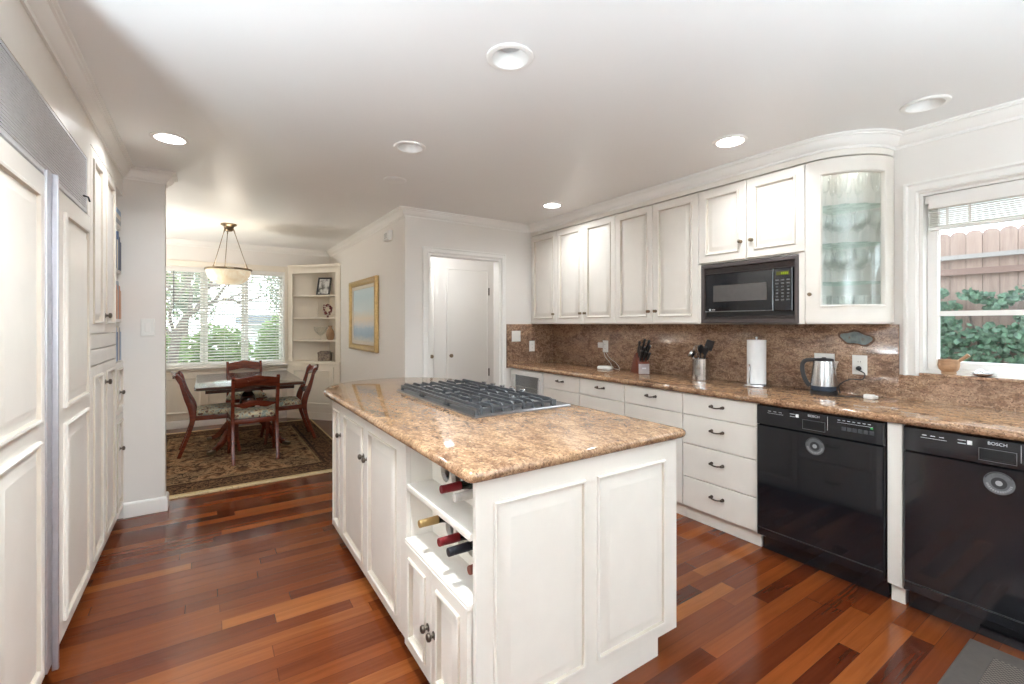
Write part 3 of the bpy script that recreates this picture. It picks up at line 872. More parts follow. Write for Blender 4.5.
# frame with an opening: outer slab then an inner bead
s0, s1 = 0.002, Ld
g0, g1, gz0, gz1 = CR*R(14.5), CR*R(71), 1.478, 2.252
for (a, b_, c, e) in ((s0, g0, 1.374, 2.343), (g1, s1, 1.374, 2.343), (g0, g1, 1.374, gz0), (g0, g1, gz1, 2.343)):
    dr.panel(cmap(CR-0.02), a, b_, c, e, [(0, 0), (0, 0.02)], 14)
bead = [(-0.012, 0.019), (-0.012, 0.026), (-0.006, 0.028), (0, 0.024), (0.003, 0.01), (0.003, 0.002), (-0.012, 0.002)]
dr.panel(cmap(CR-0.02), g0, g1, gz0, gz1, bead, 14, fill=False)
dd = dr.build('door', M_CAB, t, sharp=30)
MB().panel(cmap(CR-0.014), g0+0.001, g1-0.001, gz0+0.001, gz1-0.001, [(0, 0), (0, 0.003)], 14).build('glass_pane', M_CABGL, dd)
knob_part(dd, cmap(CR)(0.03, 1.545, 0.0), cmap(1)(0.03, 0, 0) and Vector((-math.cos(0.03/CR), -math.sin(0.03/CR), 0)), M_BRASS, 0.012)
MB().lathe([(0.028, 0), (0.028, -0.006), (0.018, -0.012), (0.0001, -0.012)], (3.28, 1.22, 2.324), 20).build('puck_light', M_BRASS, t)  # body of the added cabinet fill light
SHZ = [1.615, 1.846, 2.073]
for z in SHZ:
    MB().prism([(3.364, 1.320)] + [(3.364-0.288*math.cos(R(90*k/14)), 1.320-0.288*math.sin(R(90*k/14))) for k in range(15)], z-0.006, z).build('glass_shelf', M_SHELFG, t)

def lath_thing(name, prof, mat, label, cat, group, loc, seg=18):
    o = MB().lathe(prof, (0, 0, 0), seg).build(name, mat)
    o.location = loc
    return props(o, label, cat, group)
G_FLUTE = [(0.03, 0.0), (0.03, 0.002), (0.004, 0.006), (0.0035, 0.07), (0.014, 0.09), (0.024, 0.13), (0.026, 0.19), (0.0245, 0.19), (0.0125, 0.092), (0.0001, 0.08)]
G_WINE = [(0.034, 0.0), (0.034, 0.002), (0.004, 0.006), (0.0035, 0.08), (0.02, 0.092), (0.038, 0.12), (0.041, 0.145), (0.034, 0.19), (0.0325, 0.19), (0.039, 0.145), (0.036, 0.121), (0.0001, 0.094)]
G_RED = [(0.036, 0.0), (0.036, 0.002), (0.004, 0.006), (0.004, 0.075), (0.026, 0.09), (0.046, 0.125), (0.046, 0.15), (0.036, 0.205), (0.0345, 0.205), (0.0445, 0.15), (0.044, 0.126), (0.0001, 0.092)]
G_TUMB = [(0.026, 0.0), (0.028, 0.0), (0.033, 0.15), (0.0315, 0.15), (0.0265, 0.008), (0.0001, 0.008)]
spots = [(0.245, 12), (0.245, 33), (0.245, 56), (0.245, 78), (0.15, 20), (0.15, 50), (0.15, 77), (0.07, 45)]
ROWS = [(2.0735, 'champagne_flute', G_FLUTE, 'clear champagne flute on the top glass shelf of the curved cabinet', 'glass', 'flutes on the top glass shelf'),
        (1.8465, 'wine_glass', G_WINE, 'clear round-bowled wine glass on the second glass shelf of the curved cabinet', 'glass', 'wine glasses on the second glass shelf'),
        (1.6155, 'red_wine_glass', G_RED, 'clear large-bowled wine glass on the third glass shelf of the curved cabinet', 'glass', 'large wine glasses on the third glass shelf'),
        (1.3865, 'tumbler', G_TUMB, 'clear straight tumbler on the bottom of the curved cabinet', 'glass', 'tumblers on the cabinet bottom')]
for (z, nm, pf, lb, ct, gp) in ROWS:
    first = None
    for (r_, a) in spots:
        loc = (3.358-r_*math.cos(R(a))-0.01, 1.314-r_*math.sin(R(a))-0.01, z)
        if first is None: first = lath_thing(nm, pf, M_STEMW, lb, ct, gp, loc)
        else:
            o = first.copy(); C.objects.link(o); o.location = loc

# ------------------------------------------------------------------ kitchen window
wd = thing('window_1', 'white kitchen window looking onto fence and ivy', 'window', (3.45, 0.13, 1.09)); wd['kind'] = 'structure'
cs = MB()
pts = [(KY1+0.004, KZ0-0.02), (KY1+0.004, KZ1+0.004), (KY0-0.004, KZ1+0.004), (KY0-0.004, KZ0-0.02)]
CAS2 = [(0, 0), (0.003, 0.014), (0.012, 0.02), (0.022, 0.014), (0.045, 0.013), (0.054, 0.022), (0.066, 0.02), (0.068, 0.0)]
L = []
for (d, h) in CAS2:
    L.append([Vector((3.379-h, q.x, q.y)) for q in offset_path(pts, d)])
cs.loops([[L[j][i] for j in range(len(CAS2))] for i in range(4)])
cs.build('casing', M_TRIM, wd)
fr = MB().box(3.382, 3.51, KY1-0.012, KY1-0.0005, KZ0, KZ1-0.001).box(3.382, 3.51, KY0+0.0005, KY0+0.012, KZ0, KZ1-0.001).box(3.382, 3.51, KY0+0.012, KY1-0.012, KZ1-0.013, KZ1-0.001)
fr.box(3.442, 3.51, KY0+0.012, KY1-0.012, KZ0+0.0005, KZ0+0.02)
fr.build('frame', M_TRIM, wd)
def sash(a, b_, rail):
    s_ = MB().panel(negx(3.485), a, b_, KZ0+0.021, KZ1-0.014, [(0, 0), (0, 0.035), (0.042, 0.035), (0.048, 0.028), (0.048, 0.0)], fill=False)
    s_.box(3.458, 3.48, a+0.045, b_-0.045, rail-0.014, rail+0.014)
    o = s_.build('sash', M_TRIM, wd)
    MB().box(3.468, 3.472, a+0.046, b_-0.046, KZ0+0.068, KZ1-0.06).build('pane', M_WINGL, o)
sash(0.135, KY1-0.014, 1.425)
sash(KY0+0.014, 0.131, 1.425)
t = thing('window_blind', 'white venetian blind raised to a stack at top of kitchen window', 'blind', (3.42, 0.13, 2.0))
MB().box(3.385, 3.40, KY0+0.02, KY1-0.035, 2.012, 2.088).build('valance', M_TRIM, t, bevel=0.003)
MB().box(3.402, 3.435, KY0+0.015, KY1-0.016, 2.045, 2.088).build('headrail', M_TRIM, t)
st = MB()
for k in range(12): st.box(3.404+0.003*(k % 2), 3.434, KY0+0.03, KY1-0.03, 1.914+0.0108*k, 1.9185+0.0108*k)
st.build('slats', M_SLAT, t)
MB().box(3.402, 3.434, KY0+0.03, KY1-0.03, 1.892, 1.9095).build('bottom_rail', M_TRIM, t, bevel=0.003)
MB().tube([(3.40, KY1-0.075, 2.04), (3.398, KY1-0.078, 1.6), (3.40, KY1-0.065, 1.17)], 0.0018, 6).lathe([(0.0001, 1.125), (0.007, 1.128), (0.006, 1.15), (0.003, 1.17)], (3.40, KY1-0.065, 0), 10).build('cord', M_TRIM, t)
cl = MB()
for yy in (KY1-0.11, KY1-0.2): cl.box(3.4025, 3.4032, yy-0.006, yy+0.006, 1.91, 2.044)
cl.build('ladder_tape', M_SLAT, t)

# things on the sill
t = thing('mortar', 'turned pale wooden mortar bowl on the window sill', 'mortar', (3.395, 0.765, 1.09), local=True)
MB().lathe([(0.030, 0), (0.032, 0.006), (0.030, 0.014), (0.041, 0.028), (0.046, 0.05), (0.044, 0.072), (0.045, 0.08), (0.041, 0.08), (0.039, 0.05), (0.028, 0.022), (0.0001, 0.018)], (0, 0, 0), 28).build('bowl', M_BOWLW, t)
t = thing('pestle', 'wooden pestle leaning in the mortar on the window sill', 'pestle', (3.395, 0.755, 1.12), local=True)
MB().tube([(0.0, 0.012, 0.002), (0, -0.02, 0.035), (0, -0.055, 0.066), (0, -0.07, 0.08)], [0.012, 0.008, 0.009, 0.011], 10).build('stick', M_BOWLW, t)
t = thing('soap_dish', 'small silvery metal dish on the sill right of the mortar', 'dish', (3.40, 0.63, 1.09), local=True)
MB().lathe([(0.028, 0), (0.045, 0.008), (0.052, 0.016), (0.049, 0.016), (0.04, 0.008), (0.0001, 0.005)], (0, 0, 0), 24).build('dish', M_CHROME, t)
MB().tube(spline([(-0.005, 0.03, 0.014), (0, 0.012, 0.03), (0.0, -0.006, 0.02), (0.004, -0.03, 0.028)], 5), [0.007]*16, 8).build('ornament', M_CHROME, t)

# ------------------------------------------------------------------ island
IX0, IX1, IY0, IY1 = 0.676, 1.664, 1.232, 3.13
IZ = 0.884
t = isl = thing('kitchen_island', 'white panelled kitchen island with open wine shelves', 'island', (1.17, 2.2, 0))
b = MB()
b.box(IX0+0.07, IX1-0.12, IY0+0.004, IY1-0.06, 0.001, 0.0745)
b.build('toe_kick', M_CAB, isl)
b = MB()
OY = 1.795                                       # far side of the open wine section
IX1 -= 0.021
b.box(IX0+0.02, IX1, OY, IY1, 0.075, IZ-0.002)  # closed part behind the doors
b.box(IX0+0.03, IX1, IY0+0.022, OY, 0.075, 0.47)
b.box(IX0+0.40, IX1, IY0+0.022, OY, 0.47, IZ-0.002)
b.build('body', M_CAB, isl)
e = MB().panel(negy(IY0+0.021), IX0+0.012, IX1+0.021, 0.075, IZ-0.002, [(0, 0), (0, 0.017), (0.002, 0.019)])
rpf = [(0, 0.0), (0.0, 0.006), (0.006, 0.007), (0.013, -0.004), (0.022, -0.006), (0.05, 0.003), (0.052, 0.003)]
for (a, b_) in ((0.752, 1.138), (1.197, 1.580)):
    e.panel(negy(IY0+0.002), a, b_, 0.125, 0.805, [(0, -0.001), (0, 0.008), (0.005, 0.012), (0.011, 0.010), (0.015, 0.001), (0.026, 0.0), (0.056, 0.011), (0.06, 0.011)], glaze=(3,))
e.build('end_panel', CABG, isl)
def isl_door(y0, y1, z0, z1, ky, kz, x0=IX0+0.021):
    d = MB().panel(lambda s_, z, d_: (x0-d_, s_, z), y0, y1, z0, z1, rp(0.055), glaze=(3, 6)).build('door', CABG, isl)
    if ky: knob_part(d, (x0-0.02, ky, kz), (-1, 0, 0), M_BRONZE, 0.015, True)
isl_door(2.868, 3.12, 0.07, IZ-0.012, 2.90, 0.69)
isl_door(2.372, 2.865, 0.07, IZ-0.012, 2.405, 0.68)
isl_door(1.866, 2.369, 0.07, IZ-0.012, 2.336, 0.68)
MB().box(IX0+0.001, IX0+0.0195, OY+0.002, 1.863, 0.075, IZ-0.002).build('stile', M_CAB, isl)
isl_door(1.528, 1.79, 0.07, 0.484, 1.553, 0.265, IX0+0.012)
isl_door(IY0+0.024, 1.525, 0.07, 0.484, 1.500, 0.265, IX0+0.012)
MB().box(IX0+0.39, IX0+0.3995, IY0+0.023, OY-0.001, 0.495, IZ-0.003).build('rack_back', plain('shaded_back_board', srgb(96, 88, 80), 0.7), isl, 'darker back board')  # dark colour paints in the shade inside the wine shelves
posr = lambda s_, z, d: (IX1+d, s_, z)
for (a, b_, kind) in ((1.26, 1.74, 'drawers'), (1.745, 2.40, 'door'), (2.405, 3.10, 'door')):
    if kind == 'drawers':
        for (za, zb) in ((0.07, 0.33), (0.335, 0.60), (0.605, IZ-0.012)):
            d = MB().panel(posr, a, b_, za, zb, slab()).build('drawer', M_CAB, isl)
            mb_ = MB().tube(spline([(IX1+0.02, 1.46, (za+zb)/2), (IX1+0.046, 1.465, (za+zb)/2-0.004), (IX1+0.048, 1.5, (za+zb)/2-0.006), (IX1+0.046, 1.535, (za+zb)/2-0.004), (IX1+0.02, 1.54, (za+zb)/2)], 4), 0.0048, 8)
            mb_.build('handle', M_BRONZE, d)
    else:
        d = MB().panel(posr, a, b_, 0.07, IZ-0.012, rp(0.055), glaze=(3, 6)).build('door', CABG, isl)
        knob_part(d, (IX1+0.02, a+0.04, 0.68), (1, 0, 0), M_BRONZE, 0.015, True)
sh = MB().box(IX0-0.006, IX0+0.389, IY0+0.023, OY-0.001, 0.4705, 0.494)
sh.build('shelf', M_CAB, isl, bevel=0.002)
sh = MB().box(IX0+0.002, IX0+0.389, IY0+0.023, OY-0.001, 0.69, 0.714)
sh.build('shelf', M_CAB, isl, bevel=0.002)
# scalloped bottle rests
def rest(z0, zn, ztop, ys, x, rr):
    P = [(IY0+0.024, z0), (OY-0.002, z0), (OY-0.002, ztop)]
    for yc in sorted(ys, reverse=True):
        P += [(yc+rr, ztop)] + [(yc+rr*math.cos(R(a)), zn+rr-rr*math.sin(R(a))) for a in range(0, 181, 15)] + [(yc-rr, ztop)]
    P += [(IY0+0.024, ztop)]
    M_ = Matrix(((0, 0, 1, 0), (1, 0, 0, 0), (0, 1, 0, 0), (0, 0, 0, 1)))
    m = MB()
    # strips between the notches and the lower band, so that every face stays convex
    ys_ = sorted(ys)
    edges = [IY0+0.024] + [v for yc in ys_ for v in (yc-rr, yc+rr)] + [OY-0.002]
    for i in range(0, len(edges), 2):
        if edges[i+1]-edges[i] > 0.001: m.prism([(edges[i], z0), (edges[i+1], z0), (edges[i+1], ztop), (edges[i], ztop)], x, x+0.018, M_)
    for yc in ys_:
        for q in range(12):
            a0, a1 = R(180+15*q), R(195+15*q)
            ya, za = yc+rr*math.cos(a0), zn+rr+rr*math.sin(a0); yb, zb = yc+rr*math.cos(a1), zn+rr+rr*math.sin(a1)
            m.prism([(ya, z0), (yb, z0), (yb, zb), (ya, za)], x, x+0.018, M_)
    return m.build('bottle_rest', M_CAB, isl)
YS = [1.29, 1.385, 1.48, 1.575, 1.67]
YS2 = [1.30, 1.375, 1.455, 1.54, 1.63]
rest(0.7145, 0.735, 0.86, YS, IX0+0.115, 0.040)
rest(0.7145, 0.735, 0.78, YS, IX0+0.33, 0.040)
rest(0.4945, 0.53, 0.675, YS2, IX0+0.115, 0.034)
rest(0.4945, 0.53, 0.57, YS2, IX0+0.33, 0.036)
# bottles
def bottle(x, y, z, capm, bodym, label):
    t = thing('wine_bottle', label, 'bottle', (x, y, z), 'wine bottles in the island rack', local=True)
    Mx = Vector((1, 0, 0)).to_track_quat('Z', 'Y').to_matrix()
    MB().lathe([(0.0001, 0.077), (0.0145, 0.077), (0.0155, 0.09), (0.017, 0.10), (0.026, 0.125), (0.0345, 0.15), (0.0345, 0.30), (0.030, 0.305), (0.0001, 0.30)], (0, 0, 0), 20, Mx).build('body', bodym, t)
    MB().lathe([(0.0001, 0.0), (0.0135, 0.0), (0.0145, 0.002), (0.0145, 0.018), (0.0138, 0.02), (0.0145, 0.022), (0.0155, 0.076), (0.0001, 0.0765)], (0, 0, 0), 20, Mx).build('capsule', capm, t)
M_BOT = plain('dark_green_glass', (0.01, 0.016, 0.012, 1), 0.06)
M_BOTC = glassy('clear_bottle', (0.8, 0.85, 0.8, 1), 0.08, 0.5)
CR_ = plain('red_capsule', srgb(120, 26, 32), 0.35); CW = plain('cream_capsule', srgb(206, 200, 192), 0.5)
CG = plain('gold_capsule', srgb(178, 148, 96), 0.4, 0.4); CK = plain('black_capsule', srgb(30, 32, 40), 0.35); CB = plain('rust_capsule', srgb(120, 62, 44), 0.4)
bottle(0.685, 1.480, 0.783, CR_, M_BOT, 'wine bottle with red capsule on the upper island shelf')
bottle(0.690, 1.385, 0.783, CW, M_BOT, 'wine bottle with white capsule on the upper island shelf')
bottle(0.665, 1.630, 0.612, CG, M_BOT, 'wine bottle with gold capsule on the lower island shelf')
bottle(0.665, 1.455, 0.612, CR_, M_BOT, 'wine bottle with red capsule on the lower island shelf')
bottle(0.662, 1.375, 0.612, CK, M_BOT, 'wine bottle with black capsule on the lower island shelf')
bottle(0.700, 1.300, 0.575, CB, M_BOT, 'wine bottle with rust capsule at near end of lower island shelf')

# island slab with a bowed far end
SX0, SX1, SY0, SYS = 0.645, 1.700, 1.200, 3.17
out = [(SX0+0.03, SY0), (SX0+0.008, SY0+0.008), (SX0, SY0+0.03)]
cxs = (SX0+SX1)/2
out += [(cxs-(SX1-SX0)/2*math.cos(R(180*k/28)), SYS+0.55*math.sin(R(180*k/28))) for k in range(29)]
out += [(SX1, SY0+0.03), (SX1-0.008, SY0+0.008), (SX1-0.03, SY0)]
z0, z1 = IZ, 0.922; r_ = (z1-z0)/2
lps = []
for k in range(9):
    a = R(180*k/8)
    lps.append([Vector((q.x, q.y, (z0+z1)/2-r_*math.cos(a))) for q in offset_path(out, r_*(1-math.sin(a)), True)])
solo(MB().loops(lps).build('countertop', M_GRANI, sharp=50), 'polished tan granite island slab with rounded far end', 'countertop')

# cooktop
KX0, KX1, KYA, KYB = 1.045, 1.64, 1.885, 2.95
ZT = 0.9225
t = thing('cooktop', 'dark gas cooktop with continuous iron grates set in the island', 'cooktop', ((KX0+KX1)/2, (KYA+KYB)/2, ZT))
MB().panel(lambda s_, z, d: (s_, z, ZT+d), KX0, KX1, KYA, KYB, [(0, 0), (0, 0.006), (0.006, 0.011), (0.016, 0.010), (0.03, 0.005), (0.04, 0.005)]).build('pan', M_STEELD, t)
GX0, GX1 = KX0+0.02, KX1-0.085
ny = 3
gl_ = (KYB-KYA-0.04)/ny
for g in range(ny):
    ya = KYA+0.02+g*gl_+0.003; yb = ya+gl_-0.006
    gb = MB(); zt = ZT+0.045
    for x in (GX0+0.008, GX1-0.008): gb.box(x-0.007, x+0.007, ya, yb, zt-0.02, zt-0.004)
    for y in (ya+0.007, yb-0.007): gb.box(GX0+0.008, GX1-0.008, y-0.006, y+0.006, zt-0.02, zt-0.006)
    for x in (GX0+0.008, GX1-0.008):
        for y in (ya+0.01, yb-0.01): gb.box(x-0.008, x+0.008, y-0.008, y+0.008, ZT+0.0055, zt-0.02)
    nb = 8
    for k in range(nb):
        x = GX0+0.03+(GX1-GX0-0.06)*k/(nb-1)
        gap = 0.05 if k in (1, 2, 5, 6) else 0
        ym = (ya+yb)/2
        for (p0, p1, sg) in ((ya, ym-gap, 1), (yb, ym+gap, -1)):
            gb.bar([(x, p0, ZT+0.012), (x, p0+sg*0.004, zt-0.006), (x, p0+sg*0.016, zt), (x, p1, zt)], 0.0055, 0.007, up=(0, -sg, 0))
    ym = (ya+yb)/2
    gb.box(GX0+0.008, GX1-0.008, ym-0.005, ym+0.005, zt-0.016, zt-0.004)
    gb.build('grate', M_IRON, t)
for (x, y, rr) in ((KX0+0.15, KYA+0.19, 0.045), (KX0+0.39, KYA+0.19, 0.035), (KX0+0.27, (KYA+KYB)/2, 0.055), (KX0+0.15, KYB-0.19, 0.04), (KX0+0.39, KYB-0.19, 0.045)):
    bn = MB().lathe([(rr*1.15, ZT+0.0055), (rr*1.1, ZT+0.012), (rr*0.8, ZT+0.014), (rr*0.8, ZT+0.018)], (x, y, 0), 24).build('burner', M_STEEL, t)
    MB().lathe([(rr, ZT+0.0185), (rr*1.02, ZT+0.023), (rr*0.9, ZT+0.027), (0.0001, ZT+0.028)], (x, y, 0), 24).build('burner_cap', M_BLACKM, bn)
for k in range(5):
    y = 2.28+0.115*k
    MB().lathe([(0.021, ZT+0.0055), (0.021, ZT+0.009), (0.016, ZT+0.011), (0.018, ZT+0.046), (0.015, ZT+0.05), (0.0001, ZT+0.05)], (KX1-0.045, y, 0), 20).build('knob', M_CHROME, t, 'chrome knob')

# ------------------------------------------------------------------ left run: refrigerator, pantry, bookcase
LX = -0.49
def rp2(f=0.075, t_=0.022):
    return [(0, 0), (0, t_-0.002), (0.002, t_)]
t = fr = thing('refrigerator', 'built-in refrigerator with white panelled doors and a silver top grille', 'refrigerator', (-0.8, 2.5, 0))
MB().box(-1.128, LX-0.024, 1.74, 3.118, 0.08, 2.284).build('body', M_CAB, fr)
MB().box(-1.128, LX-0.06, 1.74, 3.118, 0.001, 0.0795).build('kick_plate', M_DARKGAP, fr)
def fdoor(y0, y1, nm):
    m = MB().panel(posx(LX-0.0235), y0, y1, 0.082, 1.905, rp2())
    f = 0.085
    for (a, b_) in ((0.145, 0.955), (1.02, 1.828)):
        m.panel(posx(LX-0.002), y0+f, y1-f, a, b_, [(0, -0.001), (0, 0.010), (0.006, 0.015), (0.014, 0.012), (0.018, 0.001), (0.03, 0.0), (0.062, 0.011), (0.066, 0.011)], glaze=(3,))
    return m.build(nm, CABG, fr)
fdoor(1.744, 2.332, 'freezer_door')
fdoor(2.502, 3.116, 'fridge_door')
hc = MB().box(LX-0.0235, LX+0.004, 2.335, 2.405, 0.085, 1.93).box(LX-0.0235, LX+0.004, 2.425, 2.499, 0.085, 1.93)
hc.box(LX+0.004, LX+0.022, 2.392, 2.405, 0.06, 1.93).box(LX+0.004, LX+0.014, 2.425, 2.435, 0.085, 1.93)
hc.build('handle', M_ALU, fr, 'grey metal full-height handle channel', bevel=0.0015)
g = MB().panel(posx(LX-0.0235), 1.744, 3.045, 1.915, 2.185, [(0, 0), (0, 0.020), (0.012, 0.020), (0.012, 0.0)], fill=False)
gr = g.build('grille_frame', M_GRILL, fr)
lv = MB()
for k in range(22):
    z = 1.933+0.0111*k
    lv.obox((LX-0.010, 2.3945, z), (0.0065, 0, -0.003), (0, 0.636, 0), (0.0012, 0, 0.0028))
lv.build('louvre', M_GRILL, gr)
MB().box(LX-0.0235, LX-0.020, 1.756, 3.033, 1.927, 2.173).build('grille_backing', M_DARKGAP, gr)
MB().tube([(LX-0.003, 2.955, 1.98), (LX+0.016, 2.955, 1.975), (LX+0.02, 2.965, 1.955)], 0.004, 8).build('latch', M_BLACKM, gr)
MB().box(LX-0.0235, LX-0.002, 1.744, 3.118, 2.187, 2.284).box(LX-0.0235, LX-0.002, 3.047, 3.118, 1.907, 2.187).build('face_frame', M_CAB, fr)

def ldoor(parent, y0, y1, z0, z1, ky, kz, f=0.06):
    d = MB().panel(posx(LX-0.021), y0, y1, z0, z1, rp(f), glaze=(3, 6)).build('door', CABG, parent)
    if ky: knob_part(d, (LX-0.001, ky, kz), (1, 0, 0), M_BRONZE, 0.016, True)
    return d
t = pn = thing('pantry_cabinet', 'tall white pantry cabinet with upper and lower doors beside the refrigerator', 'cabinet', (-0.8, 3.5, 0))
MB().box(-1.128, LX-0.022, 3.12, 3.88, 0.08, 2.284).build('body', M_CAB, pn)
MB().box(-1.128, LX-0.06, 3.12, 3.88, 0.001, 0.0795).build('toe_kick', M_CAB, pn)
ldoor(pn, 3.124, 3.478, 1.316, 2.275, None, 0)
ldoor(pn, 3.482, 3.877, 1.316, 2.275, 3.525, 1.415)
ldoor(pn, 3.124, 3.478, 0.085, 1.142, None, 0)
ldoor(pn, 3.482, 3.877, 0.085, 1.142, 3.525, 1.03)
MB().panel(posx(LX-0.021), 3.124, 3.877, 1.150, 1.230, slab()).build('pull_out_board', M_CAB, pn)
MB().panel(posx(LX-0.021), 3.124, 3.877, 1.237, 1.309, slab()).build('rail', M_CAB, pn)

t = bk = thing('bookcase', 'narrow white bookcase with cupboard below, beside the wall with the light switch', 'bookcase', (-0.8, 4.06, 0))
b = MB().box(-1.128, LX-0.022, 3.883, 4.198, 0.08, 1.117).box(-1.128, -0.86, 3.883, 4.198, 1.117, 2.284)
b.box(-0.86, LX-0.001, 3.883, 3.895, 1.117, 2.284).box(-0.86, LX-0.03, 4.188, 4.198, 1.117, 2.284).box(-0.86, LX-0.001, 3.895, 4.188, 2.262, 2.284)
b.build('body', M_CAB, bk)
MB().box(-1.128, LX-0.06, 3.883, 4.198, 0.001, 0.0795).build('toe_kick', M_CAB, bk)
d = MB().panel(posx(LX-0.021), 3.887, 4.194, 0.76, 1.108, rp(0.05), glaze=(3, 6)).build('drawer', CABG, bk)
knob_part(d, (LX-0.001, 4.04, 0.905), (1, 0, 0), M_BRONZE, 0.015, True)
d = MB().panel(posx(LX-0.021), 3.887, 4.194, 0.085, 0.752, rp(0.05), glaze=(3, 6)).build('door', CABG, bk)
knob_part(d, (LX-0.001, 4.04, 0.525), (1, 0, 0), M_BRONZE, 0.015, True)
BS = [1.40, 1.735, 2.045]
for z in BS: MB().box(-0.858, LX-0.012, 3.896, 4.187, z-0.018, z).build('shelf', M_CAB, bk)
palette = {'navy': srgb(44, 58, 92), 'slate blue': srgb(86, 104, 138), 'orange': srgb(196, 118, 66), 'peach': srgb(206, 164, 132), 'grey': srgb(150, 152, 156), 'cream': srgb(220, 212, 196), 'black': srgb(36, 36, 40), 'pale blue': srgb(150, 172, 196)}
bmat = {k: plain('cover_' + k.replace(' ', '_'), v, 0.5) for k, v in palette.items()}
shelves = [(1.1175, 'lowest shelf', ['grey', 'pale blue', 'slate blue', 'cream', 'grey', 'pale blue']),
           (1.4005, 'second shelf up', ['cream', 'orange', 'peach', 'grey', 'orange', 'peach']),
           (1.7355, 'third shelf up', ['grey', 'navy', 'cream', 'slate blue', 'black', 'navy'])]
order = ['first', 'second', 'third', 'fourth', 'fifth', 'sixth']
for (z, sn, cols) in shelves:
    y = 3.898
    for k, cn in enumerate(cols):
        th = 0.043+0.005*((k*7) % 3-1)
        hh = 0.225+0.03*((k*5+int(z*10)) % 3-1)
        if z < 1.3: hh = min(hh, 0.235)
        x1 = LX-0.008-0.007*((k*3) % 3)
        b = thing('book', '%s upright book on the bookcase %s, %s from the left' % (cn, sn, order[k]), 'book', (x1-0.08, y+th/2, z), 'books in the narrow bookcase')
        MB().box(x1-0.17, x1, y, y+0.003, z, z+hh).box(x1-0.17, x1, y+th-0.003, y+th, z, z+hh).box(x1-0.004, x1, y+0.003, y+th-0.003, z, z+hh).build('cover', bmat[cn], b)
        MB().box(x1-0.166, x1-0.0045, y+0.0032, y+th-0.0032, z+0.003, z+hh-0.003).build('pages', M_PAPER, b)
        y += th+0.002
for k, (cn, w_) in enumerate((('grey', 0.2), ('cream', 0.19), ('pale blue', 0.17))):
    z = 2.0455+0.034*k
    b = thing('book', '%s book lying flat on the bookcase top shelf, %s of its stack' % (cn, ['bottom', 'middle', 'topmost'][k]), 'book', (-0.62, 4.06, z), 'books lying flat on the bookcase top shelf')
    MB().box(-0.70, -0.502, 4.18-w_, 4.18, z, z+0.003).box(-0.70, -0.502, 4.18-w_, 4.18, z+0.03, z+0.033).box(-0.505, -0.502, 4.18-w_, 4.18, z+0.003, z+0.03).build('cover', bmat[cn], b)
    MB().box(-0.698, -0.5055, 4.182-w_, 4.178, z+0.0032, z+0.0298).build('pages', M_PAPER, b)

# ------------------------------------------------------------------ wall plates
def plate(facing, p, w_, h_, label, name, kind, cat):
    t = thing(name, label, cat, p)
    x, y, z = p
    fm = negx(x) if facing == 'x' else negy(y)
    c = y if facing == 'x' else x
    MB().panel(fm, c-w_/2, c+w_/2, z-h_/2, z+h_/2, [(0, 0), (0, 0.003), (0.003, 0.006), (0.005, 0.006)]).build('plate', M_WHITEP, t)
    for (dc, k) in kind:
        if k == 'rocker':
            MB().panel(fm, c+dc-0.016, c+dc+0.016, z-0.033, z+0.033, [(0, 0.0062), (0, 0.008), (0.003, 0.010), (0.004, 0.010)]).build('rocker', M_TRIM, t)
        elif k == 'toggle':
            MB().panel(fm, c+dc-0.005, c+dc+0.005, z-0.011, z+0.011, [(0, 0.0062), (0, 0.008), (0.002, 0.016), (0.003, 0.016)]).build('toggle', M_TRIM, t)
        else:
            for dz in (-0.02, 0.02):
                so = MB().panel(fm, c+dc-0.016, c+dc+0.016, z+dz-0.014, z+dz+0.014, [(0, 0.0062), (0, 0.0075), (0.002, 0.008), (0.003, 0.008)]).build('socket', M_WHITEP, t)
                sl_ = MB()
                for q in (-0.006, 0.006): sl_.panel(fm, c+dc+q-0.001, c+dc+q+0.001, z+dz-0.004, z+dz+0.005, [(0, 0.0081), (0, 0.0086)])
                sl_.build('slot', M_DARKGAP, so)
    return t
plate('y', (-0.355, 4.199, 1.342), 0.08, 0.125, 'white light switch plate on the stub wall left of the dining room', 'light_switch', [(0, 'rocker')], 'light switch')
plate('y', (2.837, 4.179, 1.232), 0.115, 0.118, 'white double switch plate on the granite return beside the doorway', 'light_switch', [(-0.023, 'toggle'), (0.023, 'toggle')], 'light switch')
plate('y', (3.052, 4.179, 1.117), 0.074, 0.118, 'white outlet on the granite return below the double switch', 'wall_outlet', [(0, 'outlet')], 'outlet')
plate('x', (3.3595, 3.335, 1.14), 0.074, 0.118, 'white outlet with plugged-in adapter on the granite above the white disc', 'wall_outlet', [(0, 'outlet')], 'outlet')
plate('x', (3.3595, 1.36, 1.115), 0.118, 0.118, 'white double plate on the granite behind the kettle', 'light_switch', [(0.024, 'toggle'), (-0.024, 'toggle')], 'light switch')
plate('x', (3.3595, 1.165, 1.113), 0.078, 0.12, 'white outlet on the granite right of the kettle with a black plug', 'wall_outlet', [(0, 'outlet')], 'outlet')

